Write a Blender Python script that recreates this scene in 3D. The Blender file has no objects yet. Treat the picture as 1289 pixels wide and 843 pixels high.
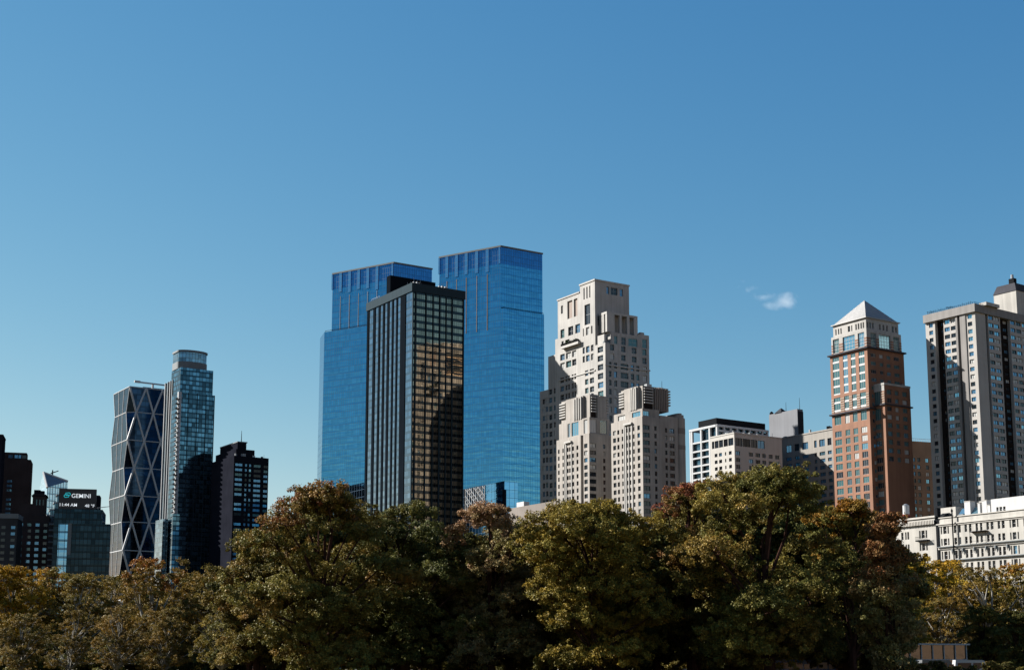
import bpy, math, random
import numpy as np
from mathutils import Vector, Matrix
random.seed(7)
S = bpy.context.scene
COL = S.collection
R = math.radians

# ------------------------------------------------------------------ camera
PW, PH, FPX, YH = 1289.0, 843.0, 1790.0, 838.0
ZC = 1.6
YC = 559.0                                                            # row of the optical axis (the lens is shifted up)
PITCH = math.atan((YH - YC) / FPX)
CP, SP = math.cos(PITCH), math.sin(PITCH)
cam = bpy.data.objects.new('camera', bpy.data.cameras.new('camera'))
COL.objects.link(cam); S.camera = cam
cam.location = (0, 0, ZC); cam.rotation_euler = (R(90) + PITCH, 0, 0)
cam.data.shift_y = (YC - PH / 2) / PW; cam.data.lens = 50; cam.data.sensor_width = 36; cam.data.clip_start = 0.5; cam.data.clip_end = 20000

def ray(x, y):                       # slopes of the line of sight per metre of depth
    a = (x - PW / 2) / FPX; b = (YC - y) / FPX
    d = CP - b * SP
    return a / d, (SP + b * CP) / d
def at(x, y, Y):
    mx, mz = ray(x, y)
    return Vector((mx * Y, Y, ZC + mz * Y))
def proj(p):
    dy, dz = p[1], p[2] - ZC
    d = dy * CP + dz * SP
    return PW / 2 + FPX * p[0] / d, YC - FPX * (dz * CP - dy * SP) / d

# ------------------------------------------------------------------ light
SUN_EL, SUN_PHI = R(34), R(21)
w = bpy.data.worlds.new('World'); S.world = w; w.use_nodes = True
nt = w.node_tree; nt.nodes.clear(); N = nt.nodes.new; LK = nt.links.new
wo = N('ShaderNodeOutputWorld'); bg = N('ShaderNodeBackground'); sky = N('ShaderNodeTexSky')
sky.sky_type = 'NISHITA'; sky.sun_disc = False
sky.sun_elevation = SUN_EL; sky.sun_rotation = -(R(90) - SUN_PHI)
sky.air_density = 1.0; sky.dust_density = 0.0; sky.ozone_density = 3.0
bg.inputs[1].default_value = 0.05
sep = N('ShaderNodeSeparateColor'); comb = N('ShaderNodeCombineColor')
LK(sky.outputs[0], sep.inputs[0])
for i, (k, g) in enumerate(((2.15, 1.6), (1.15, 1.0), (.86, .6))):   # a deeper, bluer autumn sky
    m0 = N('ShaderNodeMath'); m0.operation = 'MULTIPLY'; m0.inputs[1].default_value = .1
    m1 = N('ShaderNodeMath'); m1.operation = 'POWER'; m1.inputs[1].default_value = g
    m2 = N('ShaderNodeMath'); m2.operation = 'MULTIPLY'; m2.inputs[1].default_value = k * 10 * .6
    m3 = N('ShaderNodeMath'); m3.operation = 'MINIMUM'; m3.inputs[1].default_value = 12
    LK(sep.outputs[i], m0.inputs[0]); LK(m0.outputs[0], m1.inputs[0]); LK(m1.outputs[0], m2.inputs[0])
    LK(m2.outputs[0], m3.inputs[0]); LK(m3.outputs[0], comb.inputs[i])
LK(comb.outputs[0], bg.inputs[0]); LK(bg.outputs[0], wo.inputs[0])
sl = bpy.data.lights.new('sun', 'SUN'); sl.energy = 5; sl.angle = R(.5); sl.color = (1, .955, .885)
so = bpy.data.objects.new('sun', sl); COL.objects.link(so)
SD = Vector((-math.cos(SUN_PHI) * math.cos(SUN_EL), math.sin(SUN_PHI) * math.cos(SUN_EL), math.sin(SUN_EL)))
so.rotation_euler = SD.to_track_quat('Z', 'Y').to_euler(); so.location = (-60, 40, 300)
vs = S.view_settings
vs.view_transform = 'Standard'; vs.look = 'None'; vs.gamma = 1; vs.exposure = 1.75; vs.use_curve_mapping = False
S.render.engine = 'CYCLES'
S.cycles.use_denoising = True
S.cycles.max_bounces = 6; S.cycles.diffuse_bounces = 3; S.cycles.glossy_bounces = 4; S.cycles.transmission_bounces = 3
S.cycles.transparent_max_bounces = 6; S.cycles.volume_bounces = 1
S.cycles.caustics_reflective = False; S.cycles.caustics_refractive = False

# ------------------------------------------------------------------ materials
M = {}
def base_mat(name):
    m = bpy.data.materials.new(name); m.use_nodes = True; M[name] = m
    nt = m.node_tree
    return m, nt, nt.nodes['Principled BSDF']
def solid(name, col, rough=.8, metal=0., var=.12, streak=.1, scale=.12, spec=.3):
    col = tuple(c * .46 for c in col)
    if max(col) < .06: spec, rough = 0., .9
    """stone, brick, metal: base colour broken up by broad blotches, fine grain and rain streaks"""
    m, nt, b = base_mat(name); N = nt.nodes.new; LK = nt.links.new
    tc = N('ShaderNodeTexCoord')
    n1 = N('ShaderNodeTexNoise'); n1.inputs['Scale'].default_value = scale; n1.inputs['Detail'].default_value = 6
    LK(tc.outputs['Object'], n1.inputs['Vector'])
    mp = N('ShaderNodeMapping'); mp.inputs['Scale'].default_value = (1.1, 1.1, .05)
    LK(tc.outputs['Object'], mp.inputs['Vector'])
    n2 = N('ShaderNodeTexNoise'); n2.inputs['Scale'].default_value = .8; n2.inputs['Detail'].default_value = 4
    LK(mp.outputs[0], n2.inputs['Vector'])
    r1 = N('ShaderNodeMapRange'); r1.inputs['From Min'].default_value = .3; r1.inputs['From Max'].default_value = .7
    r1.inputs['To Min'].default_value = 1 - var; r1.inputs['To Max'].default_value = 1 + var * .6
    r2 = N('ShaderNodeMapRange'); r2.inputs['From Min'].default_value = .35; r2.inputs['From Max'].default_value = .65
    r2.inputs['To Min'].default_value = 1 - streak; r2.inputs['To Max'].default_value = 1
    LK(n1.outputs['Fac'], r1.inputs['Value']); LK(n2.outputs['Fac'], r2.inputs['Value'])
    mu = N('ShaderNodeMath'); mu.operation = 'MULTIPLY'; LK(r1.outputs[0], mu.inputs[0]); LK(r2.outputs[0], mu.inputs[1])
    mx = N('ShaderNodeMix'); mx.data_type = 'RGBA'; mx.blend_type = 'MULTIPLY'; mx.inputs[0].default_value = 1
    mx.inputs[6].default_value = (*col, 1)
    cc = N('ShaderNodeCombineColor')
    for i in range(3): LK(mu.outputs[0], cc.inputs[i])
    LK(cc.outputs[0], mx.inputs[7]); LK(mx.outputs[2], b.inputs['Base Color'])
    b.inputs['Roughness'].default_value = rough; b.inputs['Metallic'].default_value = metal
    b.inputs['Specular IOR Level'].default_value = spec
    return m
def glass(name, col, rough=.06, metal=0., spec=.5, wob=.02):
    m, nt, b = base_mat(name); N = nt.nodes.new; LK = nt.links.new
    b.inputs['Base Color'].default_value = (*col, 1); b.inputs['Roughness'].default_value = rough
    b.inputs['Metallic'].default_value = metal; b.inputs['Specular IOR Level'].default_value = spec
    if wob:
        tc = N('ShaderNodeTexCoord'); n = N('ShaderNodeTexNoise'); n.inputs['Scale'].default_value = .5
        LK(tc.outputs['Object'], n.inputs['Vector'])
        bp = N('ShaderNodeBump'); bp.inputs['Strength'].default_value = .6; bp.inputs['Distance'].default_value = wob
        LK(n.outputs['Fac'], bp.inputs['Height']); LK(bp.outputs[0], b.inputs['Normal'])
    return m
def curtain(name, gcol, fcol, pw, ph, mull=.08, span=.0, scol=None, metal=1., rough=.05, var=.12, wob=.05, grough=None):
    """curtain wall in UV metres: panes pw x ph, mullions, spandrel bands, each pane a little different"""
    m, nt, b = base_mat(name); N = nt.nodes.new; LK = nt.links.new
    b.inputs['Specular IOR Level'].default_value = .12
    def math_(op, a, bb=None):
        n = N('ShaderNodeMath'); n.operation = op
        for i, v in enumerate((a, bb)):
            if v is None: continue
            if hasattr(v, 'is_linked'): LK(v, n.inputs[i])
            else: n.inputs[i].default_value = v
        return n.outputs[0]
    uv = N('ShaderNodeUVMap'); sp = N('ShaderNodeSeparateXYZ'); LK(uv.outputs[0], sp.inputs[0])
    u = math_('DIVIDE', sp.outputs[0], pw); v = math_('DIVIDE', sp.outputs[1], ph)
    fu = math_('FRACT', u); fv = math_('FRACT', v)
    isfr = math_('MAXIMUM', math_('LESS_THAN', fu, mull / pw), math_('LESS_THAN', fv, mull / ph))
    issp = math_('LESS_THAN', fv, span)
    cv = N('ShaderNodeCombineXYZ'); LK(math_('FLOOR', u), cv.inputs[0]); LK(math_('FLOOR', v), cv.inputs[1])
    wn = N('ShaderNodeTexWhiteNoise'); wn.noise_dimensions = '2D'; LK(cv.outputs[0], wn.inputs['Vector'])
    rr = N('ShaderNodeMapRange'); rr.inputs['To Min'].default_value = 1 - var; rr.inputs['To Max'].default_value = 1 + var * .5
    LK(wn.outputs['Value'], rr.inputs['Value'])
    hs = N('ShaderNodeHueSaturation'); hs.inputs['Color'].default_value = (*gcol, 1); LK(rr.outputs[0], hs.inputs['Value'])
    c1 = N('ShaderNodeMix'); c1.data_type = 'RGBA'; LK(issp, c1.inputs[0]); LK(hs.outputs[0], c1.inputs[6]); c1.inputs[7].default_value = (*(scol or gcol), 1)
    c2 = N('ShaderNodeMix'); c2.data_type = 'RGBA'; LK(isfr, c2.inputs[0]); LK(c1.outputs[2], c2.inputs[6]); c2.inputs[7].default_value = (*fcol, 1)
    LK(c2.outputs[2], b.inputs['Base Color'])
    LK(math_('MULTIPLY', math_('SUBTRACT', 1., isfr), metal), b.inputs['Metallic'])
    LK(math_('ADD', math_('MULTIPLY', isfr, .4), rough), b.inputs['Roughness'])
    mp = N('ShaderNodeMapping'); mp.inputs['Scale'].default_value = (.05, .22, 1); LK(uv.outputs[0], mp.inputs['Vector'])
    nz = N('ShaderNodeTexNoise'); nz.inputs['Scale'].default_value = 1.6; nz.inputs['Detail'].default_value = 3; LK(mp.outputs[0], nz.inputs['Vector'])
    hh = math_('ADD', nz.outputs['Fac'], math_('MULTIPLY', wn.outputs['Value'], .0))
    bp = N('ShaderNodeBump'); bp.inputs['Strength'].default_value = 1; bp.inputs['Distance'].default_value = wob
    LK(hh, bp.inputs['Height']); LK(bp.outputs[0], b.inputs['Normal'])
    return m
def emit(name, col, s):
    m, nt, b = base_mat(name)
    b.inputs['Base Color'].default_value = (*col, 1)
    b.inputs['Emission Color'].default_value = (*col, 1); b.inputs['Emission Strength'].default_value = s
    return m

solid('limestone', (.60, .58, .55), var=.16, streak=.2); solid('limestone_trim', (.64, .62, .59)); solid('reflection_tan', (.66, .50, .36), var=.18)
solid('century_stone', (.53, .485, .44), var=.2, streak=.25); solid('brick_red', (.41, .195, .115), var=.2, streak=.2)
solid('brick_band', (.50, .40, .32)); solid('brick_dark', (.10, .06, .042), var=.2); solid('brown_brick', (.44, .28, .18), var=.2)
solid('precast', (.62, .59, .555), var=.08); solid('precast_grey', (.36, .34, .325), var=.12, streak=.2); solid('bronze_dark', (.035, .028, .026), rough=.6)
solid('cream', (.69, .66, .605), var=.14, streak=.22); solid('cream_trim', (.74, .70, .64), var=.05); solid('white_paint', (.80, .80, .80), var=.05)
solid('slate', (.10, .10, .115), rough=.6); solid('lead_roof', (.46, .455, .45), rough=.5, metal=.25, var=.1); solid('dark_metal', (.03, .032, .036), rough=.5)
solid('steel', (.5, .52, .54), rough=.4, metal=.6); solid('white_steel', (.72, .74, .76), rough=.4, var=.05); solid('black_wall', (.026, .028, .040), rough=.6, var=.2)
solid('recess_brown', (.42, .33, .28)); solid('brown_wall', (.075, .058, .058), var=.2); solid('grey_wall', (.08, .085, .095), var=.2); solid('roof_grey', (.30, .30, .31)); solid('pale_wall', (.45, .47, .49)); solid('white_brick', (.70, .67, .62), var=.08)
solid('greybrown_stone', (.30, .255, .225), var=.22); solid('bulkhead_grey', (.27, .28, .31), var=.12); solid('teal_metal', (.055, .09, .115), rough=.45, metal=.5, var=.08)  # grey-brown stone for the low flat block, crown fins and bay bands
solid('fin_black', (.012, .017, .024)); solid('mirror_tan', (.95, .70, .48), var=.25); solid('block_tan', (.44, .41, .37), streak=.15); solid('spire_shade', (.20, .30, .40)); solid('red_paint', (.45, .05, .05)); solid('iron', (.02, .02, .022), rough=.5); solid('rubber', (.02, .02, .02)); solid('slab_grey', (.24, .27, .29), var=.1)
glass('glass_dark', (.014, .018, .024), spec=.5); glass('glass_blue', (.10, .22, .34), metal=.6); glass('glass_blind', (.32, .32, .31), rough=.25, spec=.4)
glass('glass_teal', (.05, .12, .13), metal=.25); glass('glass_black', (.006, .006, .008), rough=.12, spec=.3); glass('glass_sky', (.22, .42, .52), metal=.85, rough=.08)
curtain('twc_glass', (.08, .285, .465), (.015, .05, .09), 1.55, 3.9, mull=.1, span=.22, scol=(.065, .245, .42), wob=.11, var=.12)
curtain('twc_crown', (.05, .17, .36), (.03, .09, .17), 1.55, 3.2, mull=.16, wob=.04, rough=.12)
curtain('twc_fin', (.14, .35, .54), (.08, .15, .22), .9, 3.2, mull=.1, wob=.04, rough=.12)
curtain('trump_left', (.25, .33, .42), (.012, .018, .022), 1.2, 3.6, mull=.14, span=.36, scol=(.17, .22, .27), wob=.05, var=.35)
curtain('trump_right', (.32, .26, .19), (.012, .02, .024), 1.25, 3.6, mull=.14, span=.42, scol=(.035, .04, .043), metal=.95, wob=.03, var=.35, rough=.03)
curtain('hearst_glass', (.03, .05, .085), (.012, .018, .024), 3, 4.0, mull=.12, span=.3, scol=(.025, .04, .065), metal=.95, wob=.05, var=.5)
curtain('cpp_glass', (.10, .20, .27), (.01, .022, .03), 2.2, 3.0, mull=.22, span=.32, scol=(.025, .055, .08), metal=.9, wob=.04, var=.75)
curtain('cpp_pale', (.20, .29, .35), (.05, .07, .085), 2.0, 3.0, mull=.2, span=.3, scol=(.2, .26, .3), metal=.8, wob=.04, var=.5)
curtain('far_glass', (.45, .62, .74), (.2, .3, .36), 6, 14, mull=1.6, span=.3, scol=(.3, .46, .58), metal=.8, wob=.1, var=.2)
curtain('dark_glass', (.018, .034, .048), (.008, .012, .014), 2, 3.6, mull=.2, span=.3, scol=(.012, .02, .026), metal=.85, wob=.03, var=.5)
curtain('blue_glass', (.22, .46, .66), (.05, .08, .1), 3, 4.5, mull=.25, span=.25, scol=(.08, .16, .24), metal=.9, wob=.04, var=.3)
curtain('frame_glass', (.08, .15, .20), (.02, .03, .04), 2, 3.6, mull=.2, span=.2, scol=(.05, .09, .12), metal=.8, wob=.03, var=.5)
curtain('podium_glass', (.14, .38, .62), (.03, .06, .1), 3, 4, mull=.15, metal=1, wob=.05)
solid('leaf_dark', (.03, .05, .015)); emit('screen_black', (.004, .004, .006), .0); emit('screen_white', (.85, .88, .9), .16); emit('screen_teal', (.02, .5, .55), .14)

# ------------------------------------------------------------------ mesh builder
class MB:
    def __init__(s): s.v = []; s.f = []; s.m = []; s.uv = []; s.mats = []
    def mi(s, mat):
        if mat not in s.mats: s.mats.append(mat)
        return s.mats.index(mat)
    def face(s, pts, mat, uv=None):
        i = len(s.v); s.v += [tuple(p) for p in pts]; s.f.append(tuple(range(i, i + len(pts)))); s.m.append(s.mi(mat))
        s.uv += list(uv) if uv else [(0, 0)] * len(pts)
    def rect(s, P, A, Nn, a0, a1, z0, z1, mat):
        P, A, Nn = Vector(P), Vector(A), Vector(Nn)
        q = [P + A * a + Vector((0, 0, z)) for a, z in ((a0, z0), (a1, z0), (a1, z1), (a0, z1))]
        uv = [(a0, z0), (a1, z0), (a1, z1), (a0, z1)]
        if A.cross(Vector((0, 0, 1))).dot(Nn) < 0: q.reverse(); uv.reverse()
        s.face(q, mat, uv)
    def box(s, x0, x1, y0, y1, z0, z1, mat, top=None, skip=''):
        if x1 < x0: x0, x1 = x1, x0
        if y1 < y0: y0, y1 = y1, y0
        if 'r' not in skip: s.rect((0, y0, 0), (1, 0, 0), (0, -1, 0), x0, x1, z0, z1, mat)
        if 'b' not in skip: s.rect((0, y1, 0), (1, 0, 0), (0, 1, 0), x0, x1, z0, z1, mat)
        if 'l' not in skip: s.rect((x0, 0, 0), (0, 1, 0), (-1, 0, 0), y0, y1, z0, z1, mat)
        if 'o' not in skip: s.rect((x1, 0, 0), (0, 1, 0), (1, 0, 0), y0, y1, z0, z1, mat)
        s.face([(x0, y0, z1), (x1, y0, z1), (x1, y1, z1), (x0, y1, z1)], top or mat)
        s.face([(x0, y0, z0), (x0, y1, z0), (x1, y1, z0), (x1, y0, z0)], mat)
    def prism(s, pts, z0, z1, mat, top=None, base_uv=0.):
        n = len(pts); u = base_uv
        for i in range(n):
            p, q = pts[i], pts[(i + 1) % n]; L = math.hypot(q[0] - p[0], q[1] - p[1])
            s.face([(p[0], p[1], z0), (q[0], q[1], z0), (q[0], q[1], z1), (p[0], p[1], z1)], mat, [(u, z0), (u + L, z0), (u + L, z1), (u, z1)])
            u += L
        s.face([(p[0], p[1], z1) for p in pts], top or mat); s.face([(p[0], p[1], z0) for p in reversed(pts)], mat)
    def facade(s, P, A, Nn, W, z0, z1, wins, mat, depth=.3):
        """wall sheet with real openings: wins = (a0, a1, b0, b1)"""
        P, A, Nn = Vector(P), Vector(A), Vector(Nn)
        wins = [w_ for w_ in wins if w_[0] > .02 and w_[1] < W - .02 and w_[2] > z0 + .02 and w_[3] < z1 - .02]
        xs = sorted({0., W} | {round(w_[i], 4) for w_ in wins for i in (0, 1)})
        zs = sorted({z0, z1} | {round(w_[i], 4) for w_ in wins for i in (2, 3)})
        for j in range(len(zs) - 1):
            zc = (zs[j] + zs[j + 1]) / 2
            rw = [w_ for w_ in wins if w_[2] < zc < w_[3]]
            if not rw:
                s.rect(P, A, Nn, 0, W, zs[j], zs[j + 1], mat); continue
            start = None
            for i in range(len(xs) - 1):
                xc = (xs[i] + xs[i + 1]) / 2
                op = any(w_[0] < xc < w_[1] for w_ in rw)
                if not op and start is None: start = xs[i]
                if op and start is not None: s.rect(P, A, Nn, start, xs[i], zs[j], zs[j + 1], mat); start = None
            if start is not None: s.rect(P, A, Nn, start, W, zs[j], zs[j + 1], mat)
        for a0, a1, b0, b1 in wins:
            I = -Nn * depth; Z = Vector((0, 0, 1))
            c = [P + A * a + Z * b for a, b in ((a0, b0), (a1, b0), (a1, b1), (a0, b1))]
            for i in range(4):
                p, q = c[i], c[(i + 1) % 4]
                s.face([p, q, q + I, p + I] if A.cross(Z).dot(Nn) < 0 else [q, p, p + I, q + I], mat)
        return wins
    def tube(s, p, q, r0, r1, mat, n=6):
        p, q = Vector(p), Vector(q); d = (q - p)
        if d.length < 1e-6: return
        d.normalize(); t = d.orthogonal().normalized(); b = d.cross(t)
        i0 = len(s.v)
        for c, r in ((p, r0), (q, r1)):
            for k in range(n):
                a = 2 * math.pi * k / n; s.v.append(tuple(c + (t * math.cos(a) + b * math.sin(a)) * r))
        mi = s.mi(mat)
        for k in range(n):
            k2 = (k + 1) % n; s.f.append((i0 + k, i0 + k2, i0 + n + k2, i0 + n + k)); s.m.append(mi); s.uv += [(0, 0)] * 4
        s.f.append(tuple(i0 + n + k for k in range(n))); s.m.append(mi); s.uv += [(0, 0)] * n
        s.f.append(tuple(i0 + k for k in reversed(range(n)))); s.m.append(mi); s.uv += [(0, 0)] * n
    def mesh(s, name):
        me = bpy.data.meshes.new(name); me.from_pydata(s.v, [], s.f)
        for m in s.mats: me.materials.append(M[m])
        me.polygons.foreach_set('material_index', s.m)
        l = me.uv_layers.new(name='UVMap'); l.data.foreach_set('uv', [c for t in s.uv for c in t])
        me.update(); return me
    def build(s, name, parent=None, loc=None):
        o = bpy.data.objects.new(name, s.mesh(name)); COL.objects.link(o)
        if parent: o.parent = parent
        if loc is not None: o.location = loc
        return o
def tag(o, label=None, cat=None, group=None, kind=None):
    if label: o['label'] = label
    if cat: o['category'] = cat
    if group: o['group'] = group
    if kind: o['kind'] = kind
    return o
def empty(name, loc, rz=0., label=None, cat=None, group=None):
    o = bpy.data.objects.new(name, None); COL.objects.link(o); o.location = loc; o.rotation_euler = (0, 0, rz)
    o.empty_display_size = 2
    return tag(o, label, cat, group)

# ------------------------------------------------------------------ windows and buildings
WM = {}
def window_mesh(wd, h, gl, fr, nx, nz, bar=.09):
    k = (round(wd, 2), round(h, 2), gl, fr, nx, nz)
    if k not in WM:
        mb = MB(); window_geo(mb, wd, h, gl, fr, nx, nz, bar); WM[k] = mb.mesh('window')
    return WM[k]
def window_geo(mb, wd, h, gl, fr, nx, nz, bar=.09, T=None):
    T = T or Matrix.Identity(4)
    def bx(x0, x1, z0, z1, y0, y1, m):
        i = len(mb.v); c = [(x0, y0, z0), (x1, y0, z0), (x1, y0, z1), (x0, y0, z1), (x0, y1, z0), (x1, y1, z0), (x1, y1, z1), (x0, y1, z1)]
        mb.v += [tuple(T @ Vector(p)) for p in c]
        for f in ((0, 1, 2, 3), (0, 4, 5, 1), (3, 2, 6, 7), (1, 5, 6, 2), (0, 3, 7, 4)):
            mb.f.append(tuple(i + t for t in f)); mb.m.append(mb.mi(m)); mb.uv += [(0, 0)] * 4
    q = [T @ Vector(p) for p in ((0, 0, 0), (wd, 0, 0), (wd, 0, h), (0, 0, h))]
    mb.face(q, gl, [(0, 0), (wd, 0), (wd, h), (0, h)])
    if not fr: return
    y0, y1 = -.07, -.002
    bx(0, bar, 0, h, y0, y1, fr); bx(wd - bar, wd, 0, h, y0, y1, fr)
    bx(bar, wd - bar, 0, bar, y0, y1, fr); bx(bar, wd - bar, h - bar, h, y0, y1, fr)
    for i in range(1, nx): c = wd * i / nx; bx(c - bar / 2, c + bar / 2, bar, h - bar, y0 + .004, y1, fr)
    for i in range(1, nz): c = h * i / nz; bx(bar, wd - bar, c - bar / 2, c + bar / 2, y0 + .008, y1, fr)

TREELINE = [(0, 718), (300, 715), (315, 690), (345, 640), (400, 612), (500, 632), (580, 660), (600, 640), (700, 640), (820, 645), (880, 608), (950, 590), (1030, 612), (1080, 640), (1140, 690), (1180, 697), (1289, 700)]
def treeline(x):
    for (a, b), (c, d) in zip(TREELINE, TREELINE[1:]):
        if a <= x <= c: return b + (d - b) * (x - a) / (c - a)
    return 700
class Bld:
    """a building in its own frame: local x runs along its right-hand face, local y along its left-hand face"""
    def __init__(s, name, label, cat, xc, yc, Y, th=33., group=None):
        s.c = at(xc, yc, Y); s.ztop = s.c.z; s.th = R(th)
        s.u = Vector((math.cos(s.th), math.sin(s.th), 0)); s.v = Vector((-math.sin(s.th), math.cos(s.th), 0))
        s.root = empty(name, (s.c.x, s.c.y, 0), s.th, label, cat, group)
        s.parts = {}; s.wins = []; s.gl = [('glass_dark', 1)]; s.fr = 'dark_metal'; s.nx = 1; s.nz = 1
    def _hit(s, x, y, P, A):
        mx, mz = ray(x, y)
        t = (mx * P.y - P.x) / (A.x - mx * A.y)
        Y = P.y + t * A.y
        return t, ZC + mz * Y
    def L(s, x, y, off=0.): P = s.c + s.u * off; return s._hit(x, y, P, s.v)      # on the plane local x = off: (local y, z)
    def Rr(s, x, y, off=0.): P = s.c + s.v * off; return s._hit(x, y, P, s.u)     # on the plane local y = off: (local x, z)
    def l(s, x, y=600, off=0.): return s.L(x, y, off)[0]
    def r(s, x, y=600, off=0.): return s.Rr(x, y, off)[0]
    def zl(s, x, y, off=0.): return s.L(x, y, off)[1]
    def zr(s, x, y, off=0.): return s.Rr(x, y, off)[1]
    def mb(s, part): return s.parts.setdefault(part, MB())
    def block(s, part, x0, x1, y0, y1, z0, z1, mat, wl=(), wr=(), top=None, depth=.3, wo=(), wb=(), style=None):
        m = s.mb(part); m.box(x0, x1, y0, y1, z0, z1, mat, top=top, skip='rl' + ('b' if wb else ''))
        own = {(round(t[0], 3), round(t[2], 3)): t[4] for t in list(wl) + list(wr) if len(t) > 4}; wl = [t[:4] for t in wl]; wr = [t[:4] for t in wr]
        a = m.facade((x0, y0, 0), (0, 1, 0), (-1, 0, 0), y1 - y0, z0, z1, [(p - y0, q - y0, b, t) for p, q, b, t in wl], mat, depth)
        b = m.facade((x0, y0, 0), (1, 0, 0), (0, -1, 0), x1 - x0, z0, z1, [(p - x0, q - x0, c, t) for p, q, c, t in wr], mat, depth)
        for p, q, c, t in a: s.wins.append(('L', x0 + depth, p + y0, q + y0, c, t, own.get((round(p + y0, 3), round(c, 3)), style)))
        for p, q, c, t in b: s.wins.append(('R', y0 + depth, p + x0, q + x0, c, t, style))
    def finish(s, cap=100, wname='window'):
        for k, m in s.parts.items():
            if m.f: m.build(k if isinstance(k, str) else k[0], s.root)
        W = Matrix.Translation((s.c.x, s.c.y, 0)) @ Matrix.Rotation(s.th, 4, 'Z')
        L = []
        for f, off, a0, a1, b0, b1, st in s.wins:
            T = (Matrix.Translation((off, a1, b0)) @ Matrix.Rotation(R(-90), 4, 'Z')) if f == 'L' else Matrix.Translation((a0, off, b0))
            wd, h = a1 - a0, b1 - b0
            p, q = W @ T @ Vector((0, 0, 0)), W @ T @ Vector((wd, 0, h))
            (x0, y0), (x1, y1) = proj(p), proj(q)
            vis = abs(x1 - x0) * abs(y1 - y0)
            if y1 > treeline(min(max(x0, 0), 1289)) + 6 or x0 > 1300 or x1 > 1305 or x1 < -12: vis *= .001
            L.append((vis, T, wd, h, st))
        L.sort(key=lambda t: -t[0])
        rest = MB()
        for i, (vis, T, wd, h, st) in enumerate(L):
            g, fr, nx, nz = st or (s.gl, s.fr, s.nx, s.nz)
            gl = random.choices([k for k, _ in g], [c for _, c in g])[0]
            if i < cap and vis > .5:
                o = bpy.data.objects.new('window', window_mesh(wd, h, gl, fr, nx, nz)); COL.objects.link(o)
                o.parent = s.root; o.matrix_local = T
            else: window_geo(rest, wd, h, gl, fr, nx, nz, T=T)
        if rest.f: tag(rest.build('window_rows', s.root), kind='stuff')
        return s.root
def roof_clutter(b, x0, x1, y0, y1, z, n, hi=1.8):
    for k in range(n):
        x, y, s_ = random.uniform(x0, x1), random.uniform(y0, y1), random.uniform(.4, 1.3); q = MB(); hh = random.uniform(.6, hi)
        t = random.random()
        if t < .6: q.box(x - s_, x + s_, y - s_ * .7, y + s_ * .7, z, z + hh, random.choice(('steel', 'roof_grey', 'pale_wall', 'slab_grey')))
        elif t < .8: q.tube((x, y, z), (x, y, z + hh * 2.2), .1, .06, 'dark_metal', 5)
        else: q.tube((x, y, z), (x, y, z + hh), s_ * .6, s_ * .6, 'roof_grey', 10)
        q.build('roof_unit', b.root)
def grid(cols, rows): return [(a, b, c, d) for a, b in cols for c, d in rows]
def rows(ztop, pitch, h, zmin): 
    out = []; z = ztop
    while z - h > zmin: out.append((z - h, z)); z -= pitch
    return out
def cols(fn, pxs, y, off=0.):
    out = []
    for a, b in pxs:
        p, q = fn(a, y, off)[0], fn(b, y, off)[0]; out.append((min(p, q), max(p, q)))
    return out

# ================================================================== BUILDINGS
# ---- dark bronze glass tower in the middle
b = Bld('glass_tower', 'dark teal glass slab tower with bronze reflections, in front of the twin blue towers', 'skyscraper', 519.3, 356, 670, 33)
WL, WR, H = b.l(463, 377), b.r(584, 365), b.ztop
m = b.mb('curtain_wall')
capz = H - 4.2
m.box(0, WR, 0, WL, 0, H - .5, 'trump_right', top='slate', skip='l')
m.rect((0, 0, 0), (0, 1, 0), (-1, 0, 0), 0, WL, 0, H - .5, 'trump_left')
m = b.mb('fins')                                                     # left face: bright bays between dark fins
def lx(z): return b.L(390 + z / 4.214, 372)[0]
for a, c in ((307, 318), (340, 351), (368, 376), (391, 400), (414, 424), (439, 446), (461, 468), (484, 511)):
    y0, y1 = sorted((lx(a), lx(c))); d = .28
    m.box(-d, -.003, max(y0, .0), min(y1, WL), 0, capz, 'fin_black')
m = b.mb('mullions')
def rx(z): return b.Rr(390 + z / 4.214, 362)[0]
for a, wd in ((545, .5), (562, .55), (617, .55), (655, .35), (690, .55), (724, .35), (756, .55), (816, .5)):
    x0 = min(max(rx(a), .25), WR - .3); m.box(x0 - wd / 2, x0 + wd / 2, -.55, -.003, 0, capz, 'teal_metal')
m = b.mb('cap_band'); m.box(-.6, WR + .6, -.6, WL + .6, capz, H, 'teal_metal', top='slate')
x0, x1 = 1.5, WR * .7
m = b.mb('penthouse'); yp = b.l(491.5, 348, 2); m.box(2, WR - 1, yp, yp + 4, H, b.zl(491.5, 346.3, 2), 'fin_black')
for i, (px, py) in enumerate(((498, 357), (501, 356), (505, 355), (513, 352), (517, 350), (521, 349.5), (525, 351), (529, 352), (470, 372), (488, 362), (553, 357.5), (557, 357), (561, 358))):
    q = MB(); mx, mz = ray(px, py); s_ = random.uniform(.4, .8)
    Lx, Ly = (3.2, b.l(px, py, 3.2)) if px < 519 else (b.r(px, py, 3.), 3.)
    q.box(Lx - s_, Lx + s_, Ly - s_, Ly + s_, H, H + random.uniform(1, 1.8), random.choice(['white_steel', 'steel', 'grey_wall']))
    q.tube((Lx, Ly, H + 1), (Lx, Ly, H + random.uniform(2, 3.4)), .12, .08, 'steel', 5)
    q.build('roof_unit', b.root)
q = MB()
for k in range(5): q.tube((1 + 0, WL - 2 - k * 2.2, H), (1, WL - 2 - k * 2.2, H + 1.6), .07, .07, 'steel', 4)
q.tube((1, WL - 2, H + 1.6), (1, WL - 11, H + 1.6), .07, .07, 'steel', 4); q.build('roof_rail', b.root)
b.finish()
TR = b

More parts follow.
